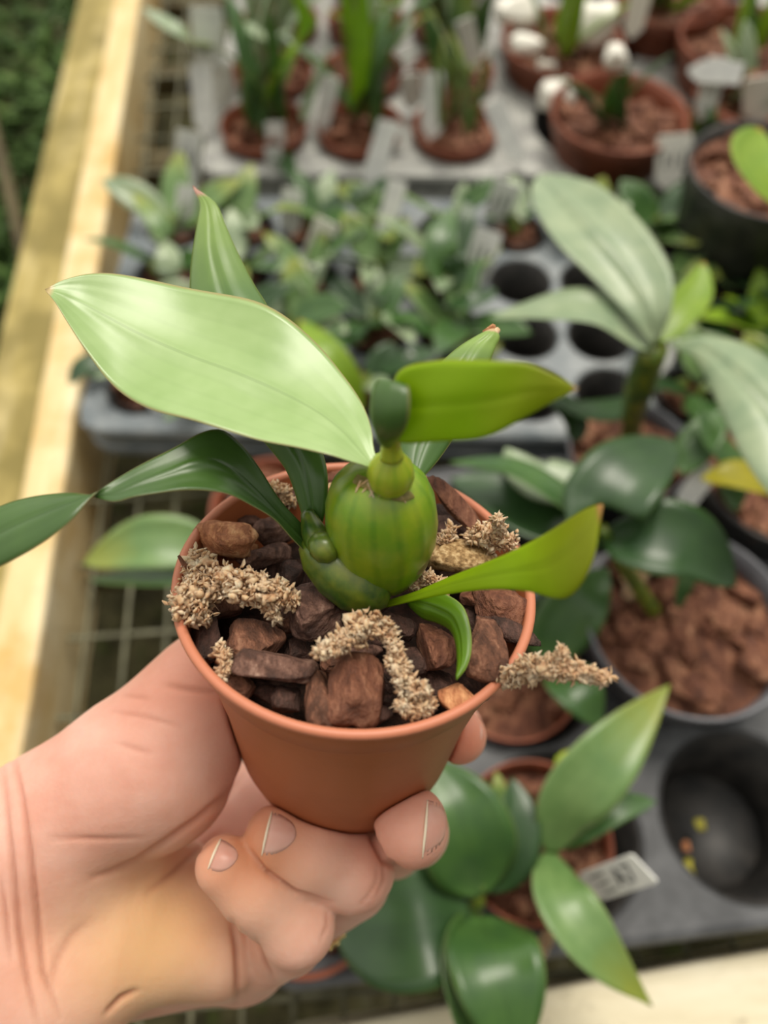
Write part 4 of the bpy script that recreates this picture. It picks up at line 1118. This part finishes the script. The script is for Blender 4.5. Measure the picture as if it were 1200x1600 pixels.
B = [Z(*p) for p in [(1050,532,.176),(1095,525,.186),(1160,535,.196),(1225,580,.200),(1275,660,.200),(1290,780,.19)]]
blade('leaf', A, B, M['bg_grey'], o6, cup=-.10, rib=.08, n=40, m=14, thick=.0005)
sleaf(o6, [(1010,620,.08),(960,640,.10),(905,640,.11),(848,618,.12)], .0110, 'bg_deep', tilt=.2, **D)
sleaf(o6, [(905,690,.09),(900,660,.10),(880,630,.11),(850,610,.11)], .0100, 'bg_deep', tilt=.1, **D)
# -- right-hand side: yellowing leaf plant in a black pot
p7 = Z(1225, 740, .090)
o7 = potted('dark pot cut by the right edge with one bright yellow leaf', p7, .048, .075, M['black_pot'], 7, BIG, nb=40)
sleaf(o7, [(1210,760,.115),(1175,745,.122),(1135,740,.122),(1095,748,.115)], .0130, 'bg_yellow', tilt=.3, **D)
sleaf(o7, [(1150,800,.10),(1140,720,.115),(1110,680,.125),(1095,640,.13)], .0110, 'bg_green', tilt=.2, **D)
sleaf(o7, [(1065,740,.11),(1085,700,.118),(1110,665,.122),(1128,640,.12)], .0110, 'bg_green', tilt=-.2, **D)
plant_tag('slim white tag slanting beside the yellow leaf at the right', Z(1062, 795, .085), Z(1112, 728, .115), .0120, marks=False)
# -- large grey pot at the upper right with a bright leaf cut by the edge
p8 = Z(1200, 262, .125)
o8 = potted('large charcoal pot at the upper right edge with a bright lime leaf', p8, .054, .120, M['black_pot'], 8, BIG, nb=40, soil=.004)
sleaf(o8, [(1245,330,.19),(1215,300,.20),(1185,250,.205),(1188,200,.20)], .0190, 'bg_lime', a=.6, b=.55, tilt=.3)

# ---- the empty black cell at lower right: fallen yellow leaf scraps in its bottom
ce = min(cA, key=lambda c: (c - Z(1160, 1270, .056)).length)
for (x, y, r_, lab) in ((1093,1290,.0035,'upper of three yellow scraps lying in the empty black cell'), (1072,1322,.0028,'orange-brown middle scrap lying in the empty black cell'), (1076,1356,.0042,'lowest yellow scrap at the edge of the empty black cell')):
    V, f = chip_shape(int(x), 2, 6, .2); c = Z(x, y, .014 if y < 1340 else .030)
    tag(mk('leaf_scrap', [c + Vector((p[0] * r_, p[1] * r_ * 1.3, p[2] * r_ * .5)) for p in V], f, M['bg_yellow'] if x != 1072 else M['bark_orange'], None), lab, 'leaf scrap', 'scraps in the empty cell')

# ================================================================== THE SMALL ORCHIDS
def small(label, c, R_, h, potmat, seed, leaves, group, ll=.03, w=.007, mats=('bg_green', 'bg_deep', 'bg_grey', 'bg_pale'), up=.8, cup=.12, nb=16, stem=0.0, offset=(0, 0)):
    c = Vector(c); rnd = random.Random(seed)
    root = potted(label, c, R_, h, potmat, seed, group, nb=nb)
    for i in range(leaves):
        a = 2 * math.pi * i / leaves + rnd.uniform(-.5, .5); el = up * rnd.uniform(.6, 1.3)
        d = Vector((math.cos(a), math.sin(a), el)).normalized(); L2 = ll * rnd.uniform(.7, 1.2)
        b = c + Vector((rnd.uniform(-1, 1), rnd.uniform(-1, 1), 0)) * R_ * .35 + Vector((0, 0, rnd.uniform(0, stem)))
        hz = Vector((d.x, d.y, 0)).normalized()
        pts = [b, b + d * L2 * .35, b + d * L2 * .7 + hz * L2 * .05, b + d * L2 * .9 + hz * L2 * .22 - Vector((0, 0, L2 * .06))]
        ww = w * rnd.uniform(.7, 1.15)
        spine_leaf('leaf', pts, ww, M[rnd.choice(mats)], root, tilt=rnd.uniform(-.6, .6), a=.8, b=.7, n=12, m=5, k=8, cup=cup)
    for i in range(2):
        a = rnd.uniform(0, 6.28); b = c + Vector((math.cos(a), math.sin(a), 0)) * R_ * .3
        lathe('pseudobulb', b, b + Vector((rnd.uniform(-.2, .2), rnd.uniform(-.2, .2), 1)).normalized() * .012, [(0, .002), (.3, .0045), (.7, .004), (1, .0008)], M['bulb_dark'], root, n=12)
    return root
GB = 'little orchids in the middle tray'
def cellB(i, j): return cB[i * 4 + j] + Vector((0, 0, .003))
LB = {
 (0,0): ('two-leaved seedling in the front left corner cell of the slate tray', 3, .026, .008),
 (0,1): ('small dark-leaved plant in the slate tray, second cell back on its left edge', 3, .030, .009),
 (0,2): ('plant in the slate tray by the timber rail with bark showing in its round cell', 2, .034, .008),
 (0,3): ('pale striped-leaf plant in the back left corner cell of the slate tray', 4, .042, .009),
 (1,0): ('little plant hidden behind the big pale leaf, front row of the slate tray', 4, .030, .008),
 (1,1): ('low bushy plant under the big pale leaf in the slate tray', 5, .032, .008),
 (1,2): ('grey-leaved plant left of the upright leaf tip in the slate tray', 5, .034, .009),
 (1,3): ('grey-green plant in the back row of the slate tray right of the corner plant', 5, .032, .008),
 (2,0): ('plant with a yellow-green leaf just behind the big pale leaf', 4, .034, .010),
 (2,1): ('dark bushy plant right of the upright leaf in the slate tray', 6, .034, .009),
 (2,2): ('plant with narrow upright leaves right of the upright leaf tip', 6, .038, .006),
 (2,3): ('plant with one bright green shoot in the back row of the slate tray', 5, .034, .007),
 (3,0): ('dark plant just above the small bulb in the front row of the slate tray', 4, .032, .009),
 (3,1): ('star-shaped plant with narrow leaves over bark in the slate tray', 7, .036, .007),
 (3,2): ('plant with spreading grey leaves below the slanting tags', 6, .036, .008),
 (3,3): ('small rounded-leaf plant between two tags in the back row', 5, .028, .008),
 (4,0): ('plant behind the lime leaf, front row of the slate tray', 5, .030, .008),
 (4,1): ('pale green rosette with pointed leaves above the yellow-green leaf', 7, .036, .009),
 (4,2): ('plant with two upright dark oval leaves in the centre of the slate tray', 5, .040, .011),
 (4,3): ('thin yellowish plant by the first empty cells of the slate tray', 5, .034, .007),
 (5,3): ('plant with sparse leaves behind the two lettered tags', 3, .028, .008),
 (7,0): ('plant under the big silvery leaf at the front right of the slate tray', 4, .036, .010),
 (7,1): ('plant with green oval leaves right of the tall grey-leaved orchid', 5, .040, .010),
 (7,2): ('plant with yellow-tipped leaves right of the big silvery leaf', 5, .036, .010),
 (7,3): ('plant with broad green leaves at the back behind the big silvery leaf', 5, .038, .011),
 (8,1): ('lime-leaved plant near the right end of the slate tray', 5, .038, .011),
 (8,2): ('upright grey-leaved plant beside the charcoal pot at right', 4, .040, .010),
 (8,0): ('plant at the right front end of the slate tray', 4, .034, .009),
 (6,3): ('plant with round dark leaves at the back above the big silvery leaf', 5, .034, .012),
}
for q, ((i, j), (lab, nl, ll, w)) in enumerate(LB.items()):
    mt = ('bg_green', 'bg_deep', 'bg_grey', 'bg_pale')
    if (i, j) == (8, 1): mt = ('bg_lime', 'bg_green')
    if (i, j) in ((0, 3), (1, 3), (1, 2)): mt = ('bg_pale', 'bg_grey')
    small(lab, cellB(i, j), .0215, .040, M['black_pot'], 100 + q, nl, GB, ll=ll * 1.3, w=w * 1.3, mats=mt, nb=14, stem=.012, up=.65)
# back left tray: taller strap-leaved plants in brown pots
GC = 'strap-leaved orchids in brown pots in the back left tray'
LC = [ # column, row -> label
 ('front left brown pot of the back tray, light bark showing', 'bg_green'),
 ('brown pot behind the front left one in the back tray, half hidden by white tags', 'bg_grey'),
 ('brown pot third back on the left of the back tray under trailing leaves', 'bg_grey'),
 ('farthest brown pot on the left of the back tray', 'bg_green'),
 ('middle front brown pot of the back tray with reddish bark and upright leaves', 'bg_green'),
 ('brown pot second back in the middle of the back tray with lime strap leaves', 'bg_lime'),
 ('brown pot third back in the middle column of the back tray', 'bg_lime'),
 ('farthest middle brown pot of the back tray', 'bg_green'),
 ('front right brown pot of the back left tray, many thin stems', 'bg_pale'),
 ('brown pot behind the one with many thin stems, orange bark lit', 'bg_green'),
 ('third brown pot back on the right of the back left tray', 'bg_green'),
 ('farthest right brown pot of the back left tray', 'bg_pale'),
]
for q, c in enumerate(cC):
    lab, m_ = LC[q]; rnd = random.Random(300 + q)
    root = potted(lab, c + Vector((0, 0, .012)), .0375, .055, M['brown_pot'], 300 + q, GC, nb=24, soil=.007)
    nl = {0: 7, 4: 7, 5: 10, 8: 14}.get(q, 11)
    for k in range(nl):
        a = rnd.uniform(0, 6.28); b = c + Vector((math.cos(a), math.sin(a), 0)) * .015 + Vector((0, 0, .006)); L2 = rnd.uniform(.05, .12) if q != 8 else rnd.uniform(.04, .09)
        d = Vector((rnd.gauss(0, .25), rnd.gauss(-.05, .2), 1)).normalized(); hz = Vector((d.x, d.y, 0)) * rnd.uniform(.3, 1.6)
        spine_leaf('leaf', [b, b + d * L2 * .5, b + d * L2 * .85 + hz * L2 * .3, b + d * L2 + hz * L2 * .8], rnd.uniform(.004, .008) if q != 8 else .0026, M[m_ if rnd.random() < .6 else rnd.choice(('bg_pale', 'bg_grey'))], root, tilt=rnd.uniform(-.5, .5), a=.6, b=.45, n=14, m=4, k=8)
# back right tray: the big brown pots
GD = 'broad brown pots in the back right tray'
for q, (x, y, z, R_, lab, mts, nl, ll) in enumerate([
 (968, 172, .085, .056, 'widest brown pot at the back right with a single dark two-leaved plant', ('bg_deep', 'bg_green'), 5, .06),
 (1170, 60, .090, .060, 'brown pot at the top right corner with pale bark', ('bg_green', 'bg_lime'), 4, .07),
 (880, 60, .080, .055, 'brown pot at the top behind the widest one among white tags', ('bg_lime', 'bg_green'), 6, .10),
 (1040, -10, .085, .055, 'brown pot cut by the top edge with tall lime leaves', ('bg_lime', 'bg_green'), 7, .11),
 (1105, 215, .070, .040, 'small brown pot to the right of the widest brown pot with light bark', ('bg_green', 'bg_deep'), 6, .045),
 (1160, 150, .072, .040, 'small brown pot with broad green leaves beneath the corner pot', ('bg_green', 'bg_grey'), 6, .05)]):
    c = Z(x, y, z); rnd = random.Random(500 + q)
    root = potted(lab, c, R_, z - .004, M['brown_pot'], 500 + q, GD, nb=40, soil=.012)
    for k in range(nl):
        a = rnd.uniform(0, 6.28); b = c + Vector((math.cos(a), math.sin(a), 0)) * .010 + Vector((0, 0, -.012)); L2 = ll * rnd.uniform(.7, 1.25)
        d = Vector((rnd.gauss(0, .45), rnd.gauss(-.1, .4), 1)).normalized(); hz = Vector((d.x, d.y, 0)) * rnd.uniform(.3, 1.0)
        spine_leaf('leaf', [b, b + d * L2 * .5, b + d * L2 * .85 + hz * L2 * .3, b + d * L2 + hz * L2 * .7], rnd.uniform(.006, .010), M[rnd.choice(mts)], root, tilt=rnd.uniform(-.6, .6), a=.6, b=.5, n=14, m=5, k=8)
# extra single leaves that read clearly in the photo belong to the plants nearest them
def pick(lab):
    for o in bpy.data.objects:
        if o.get('label') == lab: return o
pl_ = pick(LC[5][0])
for pts, w, m_ in (([(430,150,.06),(455,80,.12),(480,40,.15),(452,-30,.20)], .008, 'bg_lime'), ([(405,190,.06),(428,130,.10),(448,90,.13),(470,60,.14)], .0075, 'bg_lime'), ([(558,180,.06),(563,100,.12),(567,40,.16),(565,-40,.20)], .0075, 'bg_lime'), ([(470,190,.06),(485,150,.08),(500,110,.10),(515,70,.12)], .008, 'bg_grey')):
    sleaf(pl_, pts, w, m_, a=.6, b=.45)
pl_ = pick(LC[1][0])
for pts, w, m_ in (([(330,90,.08),(300,60,.12),(260,35,.13),(225,12,.12)], .008, 'bg_grey'), ([(335,60,.08),(370,40,.12),(410,55,.12),(440,85,.10)], .009, 'bg_grey')):
    sleaf(pl_, pts, w, m_, a=.7, b=.6)
pl_ = pick(GB) or pick(LB[(4,2)][0])
for pts, w, m_ in (([(705,450,.07),(690,410,.09),(690,370,.10),(705,325,.10)], .012, 'bg_green'), ([(700,455,.07),(712,430,.08),(712,405,.09),(705,380,.09)], .009, 'bg_deep'), ([(700,470,.07),(730,470,.08),(755,462,.08),(775,452,.075)], .008, 'bg_deep')):
    sleaf(pl_, pts, w, m_, a=.7, b=.6)
pl_ = pick(LB[(2,0)][0])
sleaf(pl_, [(560,650,.065),(535,590,.09),(505,545,.10),(468,500,.095)], .0120, 'bg_lime', a=.7, b=.6)
pl_ = pick(LB[(0,1)][0])
sleaf(pl_, [(165,590,.058),(145,570,.064),(125,575,.064),(108,600,.056)], .0095, 'bg_deep', a=.7, b=.6)
pl_ = pick(LB[(0,3)][0])
sleaf(pl_, [(272,400,.06),(262,370,.08),(238,335,.09),(208,300,.09)], .0085, 'bg_pale', a=.7, b=.6)
sleaf(pl_, [(270,445,.06),(262,420,.075),(262,400,.08),(255,375,.08)], .0100, 'bg_grey', a=.7, b=.6)
pl_ = pick(LC[4][0])
sleaf(pl_, [(430,225,.05),(445,250,.06),(455,270,.06),(462,288,.058)], .0085, 'bg_deep', a=.8, b=.6)

# ---- white plant tags: (foot px, top px, z foot, z top, width, tone, label)
TAGS = [
 (332,180,322,10,.05,.13,.020,'white_tag','tall wide white tag at the top left of the back tray'),
 (322,215,312,100,.05,.10,.014,'white_tag','white tag standing left of the pot with curved light bark'),
 (352,170,345,100,.05,.09,.014,'white_tag','white tag behind the pot with curved light bark'),
 (290,300,296,205,.045,.09,.015,'white_tag','white tag between the timber rail and the back left tray'),
 (285,370,292,290,.045,.08,.011,'white_tag','narrow white tag in the slate tray left of the upright leaf tip'),
 (434,245,428,190,.045,.075,.012,'white_tag','short white tag on the edge of the back tray'),
 (452,370,458,295,.045,.08,.012,'white_tag','blurred white tag right of the upright leaf tip'),
 (432,270,426,230,.045,.07,.011,'white_tag','stubby pale tag under the dark oval leaf in the back tray'),
 (485,415,512,345,.045,.085,.014,'bright_tag','bright slanting tag right of the upright leaf'),
 (462,475,482,412,.045,.08,.014,'white_tag','tag below the bright slanting one'),
 (575,300,608,190,.045,.095,.013,'white_tag','long tag leaning right across the front edge of the back tray'),
 (592,400,622,282,.045,.095,.011,'white_tag','thin long tag leaning right over the slate tray'),
 (770,355,795,285,.045,.085,.016,'white_tag','upper of the two lettered tags by the empty cells'),
 (735,450,765,360,.045,.085,.016,'white_tag','lower of the two lettered tags by the empty cells'),
 (675,222,677,112,.055,.105,.014,'white_tag','upright blank tag in the front right pot of the back tray'),
 (645,170,640,115,.055,.09,.012,'white_tag','small blank tag left of the upright blank tag'),
 (815,265,770,160,.045,.09,.013,'white_tag','long pale tag lying aslant between the two back trays'),
 (1048,300,1055,210,.055,.095,.020,'bright_tag','bright wide tag right of the widest brown pot'),
 (1095,190,1125,90,.07,.12,.013,'white_tag','tag standing behind the bright wide tag'),
 (1075,110,1160,115,.11,.115,.012,'white_tag','tag lying crosswise on top of another near the corner pot'),
 (1185,190,1190,120,.07,.11,.020,'bright_tag','pale wide tag cut by the right edge near the top'),
 (605,235,625,195,.05,.07,.013,'white_tag','small pale tag behind the long leaning tag'),
 (498,215,520,120,.05,.10,.010,'white_tag','faint tag among the upright leaves of the back tray'),
 (745,110,725,30,.07,.12,.012,'white_tag','grey-white tag near the top centre'),
 (592,65,605,5,.07,.11,.014,'white_tag','tag near the top among bright leaves'),
 (985,60,1005,-20,.09,.13,.013,'bright_tag','bright tag beside the tall lime leaves at the top right'),
 (1025,590,1050,470,.05,.09,.013,'white_tag','tag behind the stem of the silvery-leaved orchid'),
 (620,610,655,560,.045,.075,.013,'white_tag','tag half hidden above the yellow-green leaf'),
 (240,640,262,605,.05,.07,.016,'white_tag','tag by the seedling in the front left corner cell'),
]
for (x0, y0, x1, y1, z0, z1, w, m_, lab) in TAGS:
    plant_tag(lab, Z(x0, y0, z0), Z(x1, y1, z1), w * 1.3, m_, marks=('lettered' in lab or 'between the timber' in lab or 'bright wide' in lab or 'right of the upright' in lab))
# unidentified blown-out highlights at the top right, modelled as rounded white lumps
for q, (x, y, z, r_, lab) in enumerate([(920,40,.09,.034,'large blurred white lump standing for a blown-out highlight at the top right'), (822,72,.08,.020,'round white pebble-like highlight lump left of the large one'), (965,88,.10,.016,'small white highlight lump in front of the large one'), (870,150,.07,.022,'white highlight lump tucked against the left of the widest pot'), (805,20,.08,.026,'white highlight lump near the top left of the round one'), (845,115,.06,.02,'white highlight lump between the round one and the widest pot')]):
    v, f = chip_shape(900 + q, 3, 4, .12); c = Z(x, y, z)
    tag(mk('highlight_lump', [c + Vector((p[0] * r_ * .85, p[1] * r_ * .6, p[2] * r_ * .6)) for p in v], f, M['bright_tag'], None), lab, 'highlight lump', 'white highlight lumps among the far pots')
